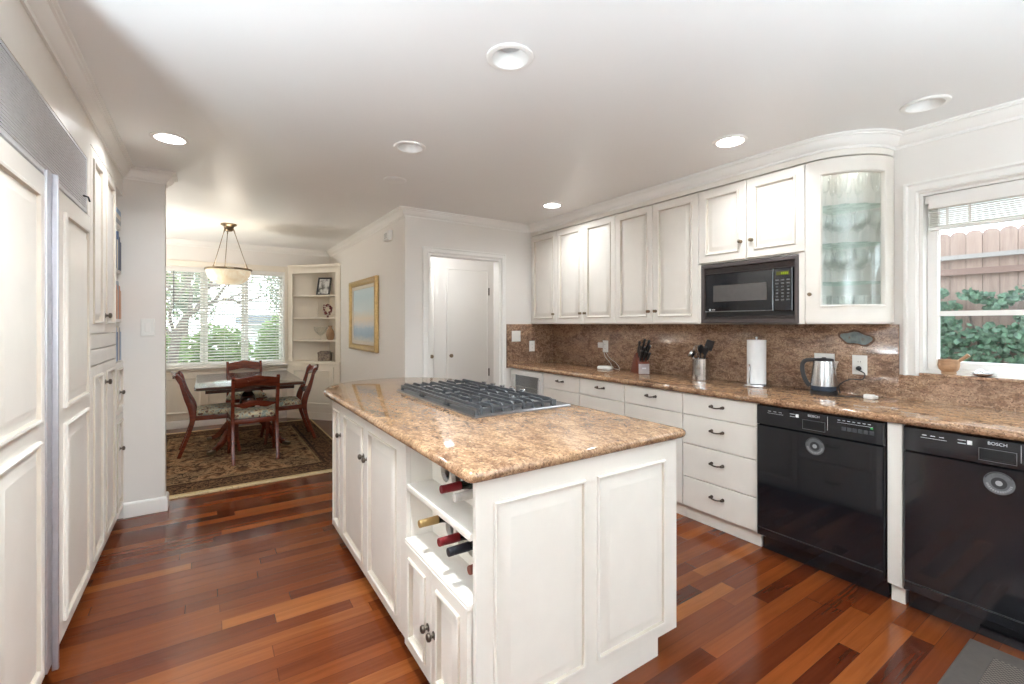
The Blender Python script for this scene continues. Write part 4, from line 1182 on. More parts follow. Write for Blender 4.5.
# ------------------------------------------------------------------ things on the right counter
CZ = 0.9285
t = thing('wireless_router', 'flat round white disc plugged in at the left of the granite counter', 'router', (3.21, 3.19, CZ))
MB().lathe([(0.07, CZ), (0.078, CZ+0.006), (0.078, CZ+0.02), (0.07, CZ+0.03), (0.03, CZ+0.034), (0.0001, CZ+0.034)], (3.21, 3.19, 0), 32).build('body', M_WHITEP, t)
MB().tube(spline([(3.28, 3.19, CZ+0.012), (3.31, 3.2, CZ+0.01), (3.33, 3.24, CZ+0.05), (3.32, 3.30, CZ+0.11), (3.327, 3.335, CZ+0.19)], 6), 0.0025, 6).tube(spline([(3.27, 3.15, CZ+0.01), (3.31, 3.10, CZ+0.004), (3.32, 3.16, CZ+0.06), (3.33, 3.25, CZ+0.10), (3.327, 3.33, CZ+0.19)], 6), 0.0022, 6).build('cord', M_WHITEP, t)
MB().box(3.312, 3.350, 3.338, 3.40, 1.125, 1.178).build('power_adapter', M_WHITEP, t, bevel=0.004)

# knife block
t = thing('knife_block', 'slanted reddish wood knife block with pale front on the counter', 'knife block', (3.2, 2.74, CZ))
kb = [(2.87, CZ), (2.68, CZ), (2.68, CZ+0.09), (2.735, CZ+0.20), (2.80, CZ+0.165)]
kb = [(0.13, 0), (-0.06, 0), (-0.06, 0.095), (0.0, 0.185), (0.035, 0.16)]
ang = R(205)      # direction in plan the block leans back to
ub = Vector((math.cos(R(64)), math.sin(R(64)), 0)); vb = Vector((-ub.y, ub.x, 0)); cb = Vector((3.19, 2.735, CZ))
def kmap(a, b_, z): return cb + ub*a + vb*b_ + Vector((0, 0, z))
m = MB(); n = len(kb)
m.add([kmap(a, -0.05, z) for a, z in kb] + [kmap(a, 0.05, z) for a, z in kb], [tuple(range(n)), tuple(range(n, 2*n))] + [(i, (i+1) % n, n+(i+1) % n, n+i) for i in range(n)])
m.build('block', M_KBLOCK, t, bevel=0.003)
m = MB().add([kmap(a, b_, z) for a in (-0.066, -0.0605) for b_ in (-0.048, 0.048) for z in (0.004, 0.09)], [(0, 1, 3, 2), (4, 5, 7, 6), (0, 1, 5, 4), (2, 3, 7, 6), (0, 2, 6, 4), (1, 3, 7, 5)])
fp = m.build('front_plate', M_BLOCKF, t, 'pale grey front face')
m = MB().add([kmap(a, b_, z) for a in (-0.0675, -0.0665) for b_ in (-0.018, 0.018) for z in (0.046, 0.058)], [(0, 1, 3, 2), (4, 5, 7, 6), (0, 1, 5, 4), (2, 3, 7, 6), (0, 2, 6, 4), (1, 3, 7, 5)])
m.build('badge', M_WHITEL, fp)
dirk = (kmap(-0.5, 0, 0.83)-kmap(0, 0, 0)).normalized()
kn = 0
rows = ['top row', 'middle row', 'bottom row']; cols_ = ['left', 'middle', 'right']
for r_, (a, z, ln) in enumerate(((0.0-0.006, 0.185-0.009, 0.125), (-0.028, 0.143, 0.105), (-0.050, 0.11, 0.09))):
    for c_, b_ in enumerate((0.03, 0.0, -0.03)):
        p0 = kmap(a, b_, z) + dirk*0.004
        k = thing('kitchen_knife', 'black-handled knife in the knife block, %s %s' % (cols_[c_], rows[r_]), 'knife', tuple(p0), 'knives in the knife block')
        L_ = ln + 0.012*((c_*2+r_) % 3)
        side = vb*((c_-1)*-0.10)
        dd = (dirk+side).normalized()
        MB().bar([p0, p0+dd*0.014], 0.007, 0.011, up=tuple(ub)).build('bolster', M_STEEL, k)
        MB().tube([p0+dd*0.0145, p0+dd*(L_*0.35), p0+dd*(L_*0.7), p0+dd*L_*0.93, p0+dd*L_], [0.010, 0.012, 0.010, 0.013, 0.008], 8).build('handle', M_BLACKM, k)

# utensil crock
cc = Vector((3.2, 2.155, CZ))
t = thing('utensil_crock', 'ribbed stainless steel utensil holder on the counter', 'utensil holder', tuple(cc))
pr = [(0.054, 0), (0.057, 0.004)]
MB().lathe([(0.063, 0), (0.066, 0.004), (0.066, 0.165), (0.068, 0.168), (0.068, 0.172), (0.063, 0.172), (0.063, 0.008), (0.0001, 0.008)], cc, 22).build('can', M_STEELC, t, sharp=8)
def utensil(nm, label, dx, dy, ln, lean, kind, mat):
    b0 = cc + Vector((-dx*0.3, -dy*0.3, 0.012)); d_ = Vector((dx*lean, dy*lean, 1)).normalized()
    k = thing(nm, label, 'utensil', tuple(b0), 'utensils in the steel holder')
    e = b0 + d_*ln
    MB().tube([b0, b0+d_*(ln*0.5), e], [0.005, 0.0045, 0.004], 8).build('handle', mat, k)
    xa = d_.cross(Vector((0.4, 0.9, 0))).normalized(); ya = d_.cross(xa).normalized()
    h = MB()
    if kind == 'ladle':
        Mr = Matrix((xa, ya, d_)).transposed()
        h.lathe([(0.0001, -0.03), (0.022, -0.024), (0.034, -0.006), (0.036, 0.006), (0.033, 0.006), (0.02, -0.02), (0.0001, -0.026)], e+d_*0.02, 18, Vector((-0.6, 0.5, 0.6)).to_track_quat('Z', 'Y').to_matrix())
    elif kind == 'spoon':
        h.loops([[e+d_*z+xa*(rr*math.cos(R(q)))+ya*(0.006*math.sin(R(q))) for q in range(0, 360, 30)] for (z, rr) in ((-0.003, 0.005), (0.012, 0.02), (0.035, 0.028), (0.055, 0.022), (0.066, 0.006))])
    elif kind == 'turner':
        h.obox(e+d_*0.04, xa*0.034, ya*0.002, d_*0.04)
    elif kind == 'whisk':
        for q in range(5):
            a = R(36*q); v_ = xa*math.cos(a)+ya*math.sin(a)
            h.tube(spline([e, e+d_*0.04+v_*0.026, e+d_*0.085+v_*0.018, e+d_*0.1, e+d_*0.085-v_*0.018, e+d_*0.04-v_*0.026, e], 4), 0.0014, 5)
    h.build('head', mat, k)
utensil('ladle', 'steel ladle leaning left in the utensil holder', -0.03, 0.10, 0.20, 5.0, 'ladle', M_STEEL)
utensil('serving_spoon', 'dark spoon upright in the middle of the utensil holder', 0.0, -0.01, 0.20, 2.0, 'spoon', M_BLACKM)
utensil('spatula', 'black slotted turner leaning right in the utensil holder', 0.035, -0.07, 0.235, 4.2, 'turner', M_BLACKM)
utensil('cooking_spoon', 'black cooking spoon leaning far right in the utensil holder', -0.05, -0.085, 0.215, 5.0, 'spoon', M_BLACKM)
utensil('whisk', 'steel whisk at the back left of the utensil holder', 0.02, 0.07, 0.17, 4.0, 'whisk', M_STEEL)

# paper towel
pc = Vector((3.23, 1.735, CZ))
t = thing('paper_towel_holder', 'steel paper towel stand with round base and side arm', 'paper towel holder', tuple(pc))
MB().lathe([(0.085, 0), (0.087, 0.004), (0.085, 0.014), (0.03, 0.018), (0.0001, 0.018)], pc, 32).build('base', M_STEEL, t)
MB().lathe([(0.006, 0.0185), (0.006, 0.335), (0.010, 0.338), (0.010, 0.348), (0.0001, 0.35)], pc, 12).build('rod', M_STEEL, t)
MB().tube(spline([pc+Vector((-0.072, 0.012, 0.0165)), pc+Vector((-0.072, 0.012, 0.08)), pc+Vector((-0.068, 0.011, 0.14)), pc+Vector((-0.074, 0.012, 0.155))], 5), 0.0045, 8).build('arm', M_STEEL, t)
solo(MB().lathe([(0.018, 0.019), (0.061, 0.019), (0.061, 0.325), (0.018, 0.325), (0.018, 0.019)], pc, 40, caps=False).build('paper_towel_roll', M_PAPER), 'white paper towel roll standing on the steel holder', 'paper towel')

# kettle
ks = lambda pr: [(r_*0.88, z_*0.93) for (r_, z_) in pr]
kc = Vector((3.215, 1.305, CZ))
t = thing('kettle', 'brushed steel electric kettle with black handle and base', 'kettle', tuple(kc))
MB().lathe(ks([(0.082, 0.0), (0.084, 0.004), (0.083, 0.02), (0.078, 0.024), (0.0001, 0.024)]), kc, 36).build('power_base', M_BLACKM, t)
MB().lathe(ks([(0.080, 0.026), (0.083, 0.03), (0.0815, 0.056), (0.0001, 0.056)]), kc, 36).build('lower_band', plain('blue_black_band', srgb(44, 54, 68), 0.25), t)
MB().lathe(ks([(0.0815, 0.0565), (0.079, 0.10), (0.072, 0.17), (0.064, 0.222), (0.060, 0.226)]), kc, 40).build('body', M_STEEL, t)
MB().lathe(ks([(0.061, 0.2265), (0.060, 0.233), (0.05, 0.238), (0.015, 0.240), (0.012, 0.246), (0.0001, 0.247)]), kc, 32).build('lid', M_BLACKM, t)
hd = Vector((-0.32, 0.95, 0)).normalized()
MB().bar(spline([kc+hd*0.045+Vector((0, 0, 0.212)), kc+hd*0.095+Vector((0, 0, 0.206)), kc+hd*0.114+Vector((0, 0, 0.176)), kc+hd*0.110+Vector((0, 0, 0.12)), kc+hd*0.092+Vector((0, 0, 0.07)), kc+hd*0.072+Vector((0, 0, 0.045))], 5), 0.012, 0.009, up=(hd.y, -hd.x, 0)).build('handle', M_BLACKM, t, bevel=0.003)
m = MB(); sd = -hd
m.loops([[kc+sd*(0.050+o)+Vector((-sd.y, sd.x, 0))*w_*q+Vector((0, 0, z)) for (w_, q, o) in ((0.016, -1, -0.004), (0.004, -1, 0.024*f), (0.004, 1, 0.024*f), (0.016, 1, -0.004))] for (z, f) in ((0.155, 0.55), (0.19, 0.85), (0.209, 1.2))])
m.build('spout', M_STEEL, t)
cord = spline([kc+Vector((0.03, -0.083, 0.012)), (3.26, 1.2, CZ+0.004), (3.29, 1.13, CZ+0.006), (3.31, 1.10, CZ+0.03), (3.315, 1.15, CZ+0.055)], 6)
MB().tube(spline([kc+Vector((0.05, -0.07, 0.012)), (3.29, 1.25, CZ+0.055), (3.31, 1.20, CZ+0.095), (3.32, 1.14, CZ+0.10), (3.315, 1.125, CZ+0.135), (3.322, 1.16, CZ+0.155)], 7), 0.0035, 8).build('power_cord', M_BLACKM, t)
MB().lathe([(0.012, 0.0), (0.014, 0.004), (0.011, 0.022), (0.004, 0.03)], (3.3495, 1.165, 1.093), 14, Vector((-1, 0, 0)).to_track_quat('Z', 'Y').to_matrix()).build('plug', M_BLACKM, t)
t = thing('loose_cable', 'black cable lying on the counter right of the kettle with white plug end', 'cable', (3.25, 1.17, CZ))
MB().tube(spline([(3.12, 1.215, CZ+0.005), (3.18, 1.18, CZ+0.005), (3.2, 1.15, CZ+0.005), (3.22, 1.10, CZ+0.006)], 6), 0.0035, 8).build('cord', M_BLACKM, t)
MB().box(3.205, 3.24, 1.045, 1.095, CZ, CZ+0.026).box(3.21, 3.235, 1.03, 1.045, CZ+0.004, CZ+0.022).build('charger', M_WHITEP, t, bevel=0.004)

# floor mat
t = thing('floor_mat', 'grey woven floor mat with plain border at bottom right by dishwasher', 'mat', (2.45, -0.05, 0.0))
MB().panel(lambda s_, z, d: (s_, z, d), 2.16, 2.745, -0.75, 0.55, [(0, 0.001), (0, 0.007), (0.004, 0.010), (0.085, 0.010), (0.086, 0.001)], fill=False).build('border', M_MAT, t)
MB().box(2.2465, 2.6585, -0.6635, 0.4635, 0.001, 0.0105).build('field', M_MATW, t)

# ------------------------------------------------------------------ ceiling fixtures
wherelit = {0: 'lit recessed ceiling light on the left, above the pantry side', 1: 'lit recessed ceiling light in front of the far wall cabinets', 2: 'lit recessed ceiling light in front of the microwave'}
whereoff = {0: 'unlit recessed ceiling light, the large near one above the island', 1: 'unlit recessed ceiling light above the cooktop', 2: 'unlit recessed ceiling light near the kitchen window'}
for grp, lst, nm in ((True, LIT, wherelit), (False, CANS, whereoff), (True, UNSEEN, None)):
    for i, (x, y) in enumerate(lst):
        if nm is None: lab = 'recessed ceiling light over the near left corner of the island, above the view'
        else: lab = nm[i]
        t = thing('recessed_light', lab, 'ceiling light', (x, y, CEIL), 'recessed ceiling lights' if nm else 'recessed lights behind the view')
        MB().lathe([(0.074, TOP-0.0005), (0.098, TOP-0.0005), (0.097, TOP-0.006), (0.088, TOP-0.010), (0.076, TOP-0.008), (0.070, TOP+0.0), (0.062, TOP+0.05), (0.058, TOP+0.07), (0.060, TOP+0.07), (0.074, TOP-0.0005)], (x, y, 0), 36, caps=False).build('trim_ring', M_TRIM, t)
        if grp:
            MB().lathe([(0.0001, TOP+0.016), (0.04, TOP+0.017), (0.0655, TOP+0.022), (0.0655, TOP+0.03), (0.0001, TOP+0.03)], (x, y, 0), 32).build('lens', M_LAMP, t, 'glowing lens')
        else:
            MB().lathe([(0.0001, TOP+0.040), (0.03, TOP+0.042), (0.055, TOP+0.052), (0.055, TOP+0.066), (0.0001, TOP+0.066)], (x, y, 0), 32).build('lens', M_BULB, t, 'unlit frosted lens')
t = thing('ceiling_cover', 'round white blank cover plate on the ceiling behind the cooktop light', 'ceiling cover', (1.2, 3.42, TOP))
MB().lathe([(0.085, TOP-0.0005), (0.085, TOP-0.004), (0.078, TOP-0.007), (0.0001, TOP-0.008)], (1.2, 3.42, 0), 32).build('cover', M_CEIL, t)

for (x, y), lb in zip(UPLIGHTS, ('brass torchiere floor lamp left of the refrigerator behind the view', 'brass torchiere floor lamp at the back wall behind the view', 'brass torchiere floor lamp in the dining room behind the stub wall')):  # stands and bowls of the added fill uplights
    t = thing('floor_lamp', lb, 'floor lamp', (x, y, 0))
    MB().lathe([(0.14, 0.001), (0.14, 0.02), (0.03, 0.035), (0.0001, 0.036)], (x, y, 0), 28).build('base', M_BRASS, t)
    MB().lathe([(0.012, 0.0365), (0.012, UPZ), (0.0001, UPZ)], (x, y, 0), 12).build('pole', M_BRASS, t)
    MB().lathe([(0.0001, UPZ+0.002), (0.03, UPZ+0.005), (0.10, UPZ+0.03), (0.16, UPZ+0.07), (0.165, UPZ+0.08), (0.155, UPZ+0.08), (0.095, UPZ+0.042), (0.0001, UPZ+0.02)], (x, y, 0), 32).build('lamp_shade', M_BRASS, t)
# siren on the wall, painting
t = thing('alarm_siren', 'small white alarm box high on the wall above the painting', 'alarm', (1.57, 4.62, 2.27))
MB().panel(lambda s_, z, d: (1.5705-d, s_, z), 4.545, 4.695, 2.22, 2.32, [(0, 0), (0, 0.04), (0.008, 0.05), (0.012, 0.05)]).build('case', M_WHITEP, t)
gr_ = MB()
for k in range(4): gr_.box(1.5195, 1.5203, 4.58, 4.66, 2.245+0.014*k, 2.249+0.014*k)
gr_.build('vent', M_GREYL, t)
t = thing('painting', 'gilt framed pale seascape painting on the dining room wall', 'painting', (1.55, 5.55, 1.46))
pf = [(0, 0), (0, 0.03), (0.008, 0.042), (0.025, 0.046), (0.05, 0.036), (0.060, 0.024), (0.064, 0.026), (0.070, 0.02), (0.072, 0.002)]
MB().panel(negx(1.569), 4.995, 6.117, 1.048, 1.90, pf, fill=False).build('frame', M_GOLD, t)
MB().panel(negx(1.569), 5.068, 6.044, 1.121, 1.827, [(0, 0.002), (0, 0.018), (0.036, 0.012), (0.04, 0.004)], fill=False).build('liner', M_LINER, t)
MB().box(1.5615, 1.5665, 5.108, 6.004, 1.161, 1.787).build('canvas', M_PAINTING, t)

# ------------------------------------------------------------------ dining window and blind
wd = thing('window_2', 'three-part dining room window with venetian blind', 'window', (0.2, 7.45, WZ0)); wd['kind'] = 'structure'
fr_ = MB().box(WX0, WX0+0.02, 7.401, 7.53, WZ0, WZ1).box(WX1-0.02, WX1, 7.401, 7.53, WZ0, WZ1).box(WX0+0.02, WX1-0.02, 7.401, 7.53, WZ1-0.02, WZ1).box(WX0+0.02, WX1-0.02, 7.40, 7.53, WZ0, WZ0+0.02)
fr_.build('frame', M_TRIM, wd)
ca = MB().box(WX0-0.075, WX0, 7.378, 7.399, WZ0-0.02, WZ1+0.08).box(WX1, WX1+0.04, 7.378, 7.399, WZ0-0.02, WZ1+0.08).box(WX0, WX1, 7.378, 7.399, WZ1, WZ1+0.08)
ca.build('casing', M_HUTCH, wd, bevel=0.003)
MB().box(WX0-0.09, WX1+0.035, 7.345, 7.40, WZ0-0.022, WZ0).build('stool', M_TRIM, wd, bevel=0.004)
MX = [WX0+0.021, -0.034, 0.445, WX1-0.021]
for k in range(3):
    a, b_ = MX[k]+(0.002 if k else 0), MX[k+1]-0.002
    s_ = MB().panel(lambda q, z, d: (q, 7.525-d, z), a, b_, WZ0+0.021, WZ1-0.021, [(0, 0), (0, 0.035), (0.036, 0.035), (0.042, 0.028), (0.042, 0)], fill=False).build('sash', M_TRIM, wd)
    MB().box(a+0.04, b_-0.04, 7.508, 7.512, WZ0+0.06, WZ1-0.06).build('pane', M_WINGL, s_)
t = thing('window_blind', 'white venetian blind lowered over the dining room window', 'blind', (0.2, 7.44, 1.5))
MB().box(WX0+0.022, WX1-0.022, 7.41, 7.455, WZ1-0.062, WZ1-0.021).build('headrail', M_TRIM, t)
sm = MB(); z = WZ0+0.06
while z < WZ1-0.075:
    sm.obox(((WX0+WX1)/2, 7.436, z), ((WX1-WX0)/2-0.026, 0, 0), (0, 0.018, -0.009), (0, 0.0004, 0.0011))
    z += 0.038
sm.build('slats', M_SLAT, t)
MB().box(WX0+0.024, WX1-0.024, 7.418, 7.454, WZ0+0.024, WZ0+0.042).build('bottom_rail', M_TRIM, t)
cm = MB()
for x in (WX0+0.1, 0.2, WX1-0.1):
    for y in (7.4155, 7.4565): cm.tube([(x, y, WZ0+0.042), (x, y, WZ1-0.062)], 0.0012, 5)
cm.build('ladder_cord', M_TRIM, t)
MB().tube([(WX0+0.16, 7.405, WZ1-0.06), (WX0+0.16, 7.404, WZ1-0.75)], 0.004, 6).build('tilt_wand', M_BLACKM, t)

# ------------------------------------------------------------------ corner hutch
H0 = Vector((0.985, 7.384, 0)); H1 = Vector((1.562, 6.72, 0))
hu = (H1-H0).normalized(); hn = Vector((-abs(hu.y), -abs(hu.x), 0)).normalized(); hn = Vector((hu.y, -hu.x, 0)); HW = (H1-H0).length
if hn.y > 0: hn = -hn
def hmap(s_, z, d): return tuple(H0 + hu*s_ + hn*d + Vector((0, 0, z)))
t = hutch = thing('corner_cabinet', 'cream built-in corner cabinet with open display shelves and cupboard below', 'cabinet', (1.3, 7.2, 0))
tri = [(H0.x, H0.y), (H1.x, H1.y), (1.567, 6.73), (1.567, 7.38)]
m = MB()
m.prism([(1.556, 6.76), (1.567, 6.745), (1.567, 7.384), (1.556, 7.384)], 0.79, 2.18)
m.prism([(1.03, 7.374), (1.556, 7.374), (1.556, 7.384), (1.0, 7.384)], 0.79, 2.18)
m.prism(tri, 2.16, 2.18).prism(tri, 0.10, 0.788)
m.build('body', M_HUTCH, hutch)
m = MB()
m.panel(hmap, 0.0, 0.075, 0.83, 2.21, [(0, -0.018), (0, 0.0)]).panel(hmap, HW-0.075, HW, 0.83, 2.21, [(0, -0.018), (0, 0.0)]).panel(hmap, 0.075, HW-0.075, 2.10, 2.21, [(0, -0.018), (0, 0.0)])
m.panel(hmap, -0.0, HW, 2.195, 2.222, [(0, -0.01), (0, 0.012), (0.004, 0.016)])
m.build('face_frame', M_HUTCH, hutch)
MB().panel(hmap, -0.02, HW+0.004, 0.789, 0.828, [(0, -0.3), (0, 0.016), (0.006, 0.022)]).build('counter_ledge', M_HUTCH, hutch)
HS = [1.135, 1.46, 1.785]
for z in HS:
    MB().prism([(1.035, 7.355), (1.545, 6.768), (1.555, 6.775), (1.555, 7.372), (1.04, 7.372)], z-0.018, z).build('shelf', M_HUTCH, hutch)
m = MB().panel(hmap, 0.0, HW, 0.10, 0.788, [(0, -0.001), (0, 0.012)]).build('cupboard_front', M_HUTCH, hutch)
d = MB().panel(hmap, 0.07, HW-0.09, 0.17, 0.755, [(0, 0.0125), (0, 0.028), (0.002, 0.03), (0.05, 0.03), (0.056, 0.036), (0.062, 0.034), (0.07, 0.022), (0.09, 0.022)]).build('door', M_HUTCH, hutch)
knob_part(d, hmap(0.095, 0.55, 0.03), hn, M_BRASS, 0.016, True)
MB().panel(hmap, 0.0, HW, 0.001, 0.099, [(0, -0.02), (0, 0.02)]).build('plinth', M_HUTCH, hutch)

def hp(s_, z, back): return Vector(hmap(s_, z, -back))
# hutch display things
p0 = hp(0.47, 1.7855, 0.16)
t = thing('photo_frame', 'dark photo frame leaning on the top shelf of the corner cabinet', 'photo frame', tuple(p0))
tilt = Vector((0, 0, 1))*0.98 - hn*0.2; rt = hu*0.96+hn*-0.2
rt = rt.normalized()
def fmap(s_, z, d): return tuple(p0 + rt*s_ + tilt.normalized()*z + rt.cross(tilt).normalized()*d)
MB().panel(fmap, -0.10, 0.10, 0.002, 0.27, [(0, -0.008), (0, 0.008), (0.012, 0.010), (0.022, 0.006), (0.022, -0.006)], fill=False).build('frame', M_BLACKM, t)
phm = NT('faded_photo'); b = phm.bsdf(Roughness=0.4); phm.l(phm.ramp(phm.noise(phm.coords(), 14, 4), [(0.38, srgb(90, 88, 86)), (0.5, srgb(200, 200, 196)), (0.62, srgb(226, 226, 222))]), b.inputs['Base Color'])
MB().panel(fmap, -0.077, 0.077, 0.026, 0.247, [(0, -0.004), (0, 0.002)]).build('photo', phm.m, t)
p1 = hp(0.60, 1.4605, 0.10)
t = thing('wreath_ornament', 'red and white wreath ornament on the second shelf of the corner cabinet', 'ornament', tuple(p1))
wr = MB(); wr2 = MB()
for k in range(46):
    a = 2*PI*random.random(); rr = 0.062+0.03*(random.random()-0.5)
    q = p1 + hu*(rr*math.cos(a)) + Vector((0, 0, 0.115+rr*1.05*math.sin(a))) + hn*(0.02*random.random())
    (wr if k % 3 else wr2).lathe([(0.0001, -0.014), (0.011, -0.008), (0.014, 0), (0.011, 0.008), (0.0001, 0.014)], q, 8)
ringp = [p1 + hu*(0.062*math.cos(R(a))) + Vector((0, 0, 0.115+0.066*math.sin(R(a)))) for a in range(0, 361, 20)]
wr.tube(ringp, 0.012, 8)
wr.tube([p1+Vector((0, 0, 0.001)), p1+Vector((0, 0, 0.06))], 0.014, 8)
wr.build('berries', plain('dusky_red', srgb(112, 44, 44), 0.6), t); wr2.build('blossoms', plain('off_white_bloom', srgb(214, 206, 196), 0.7), t)
p2 = hp(0.38, 1.4605, 0.17)
t = thing('candlestick', 'clear glass candlestick on the second shelf of the corner cabinet', 'candlestick', tuple(p2))
MB().lathe([(0.03, 0), (0.028, 0.008), (0.008, 0.014), (0.007, 0.05), (0.014, 0.06), (0.008, 0.07), (0.009, 0.10), (0.014, 0.11), (0.012, 0.118), (0.0001, 0.118)], p2, 16).build('stick', M_STEMW, t)
MB().lathe([(0.0095, 0.1185), (0.009, 0.22), (0.0001, 0.225)], p2, 12).build('candle', M_HUTCH, t)
p3 = hp(0.40, 1.1355, 0.2)
t = thing('glass_bowl', 'clear glass stemmed bowl on the third shelf of the corner cabinet', 'bowl', tuple(p3))
MB().lathe([(0.045, 0), (0.045, 0.004), (0.008, 0.012), (0.008, 0.055), (0.04, 0.075), (0.085, 0.13), (0.095, 0.19), (0.092, 0.19), (0.08, 0.13), (0.036, 0.08), (0.0001, 0.07)], p3, 24).build('bowl', M_STEMW, t)
p4 = hp(0.62, 1.1355, 0.13)
t = thing('vase', 'small tan pottery vase on the third shelf of the corner cabinet', 'vase', tuple(p4))
MB().lathe([(0.035, 0), (0.05, 0.02), (0.058, 0.07), (0.05, 0.13), (0.026, 0.17), (0.024, 0.19), (0.034, 0.205), (0.03, 0.205), (0.02, 0.185), (0.0001, 0.05)], p4, 24).build('body', plain('tan_pottery', srgb(166, 132, 98), 0.45, var=0.3, scale=14), t)
p5 = hp(0.53, 0.8285, 0.13)
t = thing('trinket_box', 'small dark patterned ornament box on the bottom shelf of the corner cabinet', 'box', tuple(p5))
bxm = NT('carved_pattern'); b = bxm.bsdf(Roughness=0.5); bxm.l(bxm.ramp(bxm.noise(bxm.coords(), 26, 4, 0.7, 1), [(0.4, srgb(56, 44, 38)), (0.52, srgb(150, 134, 118)), (0.62, srgb(90, 72, 62))]), b.inputs['Base Color'])
MB().obox(p5+Vector((0, 0, 0.055)), rt*0.088, rt.cross(Vector((0, 0, 1)))*0.045, Vector((0, 0, 0.054))).build('case', bxm.m, t, bevel=0.006)
lidb = MB()
lidb.loops([[p5+rt*(a*s_)+rt.cross(Vector((0, 0, 1)))*(0.048*q*s_)+Vector((0, 0, z)) for (a, q) in ((-0.092, -1), (0.092, -1), (0.092, 1), (-0.092, 1))] for (s_, z) in ((1, 0.1095), (1, 0.12), (0.6, 0.145))])
lidb.build('lid', bxm.m, t)

# ------------------------------------------------------------------ rug, table, chairs, pendant
RC = Vector((0.28, 5.755, 0))
t = thing('rug', 'dark brown and tan oriental rug with fringed ends under the dining table', 'rug', tuple(RC), local=True)
MB().box(-0.955, 0.955, -1.27, 1.27, 0.001, 0.012).build('pile', M_RUG, t)
for s_ in (-1, 1):
    frm = MB()
    for k in range(90):
        x = -0.95+1.9*(k+0.5)/90
        y0_ = 1.271*s_
        frm.obox((x+random.uniform(-0.002, 0.002), y0_+s_*0.028, 0.005), (0.0108, 0, 0), (random.uniform(-0.004, 0.004), 0.027, 0), (0, 0, 0.003))
    frm.build('fringe', M_FRINGE, t)

TC = Vector((0.39, 6.04, 0.0125))
t = thing('dining_table', 'dark mahogany pedestal dining table with polished top on the rug', 'table', tuple(TC), local=True)
TX, TY = 0.495, 0.72
def rrect(hx, hy, r, n=6):
    P = []
    for (sx_, sy_, a0) in ((1, 1, 0), (-1, 1, 90), (-1, -1, 180), (1, -1, 270)):
        P += [(sx_*(hx-r)+r*math.cos(R(a0+90*k/n)), sy_*(hy-r)+r*math.sin(R(a0+90*k/n))) for k in range(n+1)]
    return P
ro = [Vector((*q, 0)) for q in rrect(TX, TY, 0.05)]
lp = []
for (ins, z) in ((0.012, 0.706), (0.002, 0.710), (0.0, 0.716), (0.003, 0.722), (0.0, 0.728), (0.004, 0.735), (0.008, 0.737)):
    lp.append([Vector((*q, z)) for q in rrect(TX-ins, TY-ins, 0.05-ins*0.5)])
MB().loops(lp).build('tabletop', M_TOP, t)
MB().loops([[Vector((*q, z)) for q in rrect(TX-0.09, TY-0.16, 0.01, 2)] for z in (0.655, 0.7055)]).build('apron', M_MAHOGD, t)
MB().lathe([(0.10, 0.6545), (0.10, 0.635), (0.05, 0.62), (0.045, 0.58), (0.07, 0.54), (0.085, 0.47), (0.075, 0.41), (0.05, 0.38), (0.055, 0.35), (0.085, 0.33), (0.09, 0.28), (0.075, 0.25), (0.03, 0.23), (0.0001, 0.225)], (0, 0, 0), 28).build('pedestal', M_MAHOGD, t)
for k in range(4):
    a = R(45+90*k); d_ = Vector((math.cos(a), math.sin(a), 0))
    pts = spline([d_*0.075+Vector((0, 0, 0.31)), d_*0.16+Vector((0, 0, 0.285)), d_*0.28+Vector((0, 0, 0.18)), d_*0.38+Vector((0, 0, 0.075)), d_*0.47+Vector((0, 0, 0.03))], 5)
    n = len(pts); sqs = [(0.038-0.018*i/(n-1), 0.030-0.010*i/(n-1)) for i in range(n)]
    lg = MB().tube(pts, 1, 4, sq=sqs, up=(0, 0, 1)).build('leg', M_MAHOG, t, bevel=0.004)
    MB().bar([d_*0.462+Vector((0, 0, 0.028)), d_*0.50+Vector((0, 0, 0.02)), d_*0.535+Vector((0, 0, 0.017))], 0.021, 0.014, up=(0, 0, 1)).build('toe_cap', M_BRASS, lg)

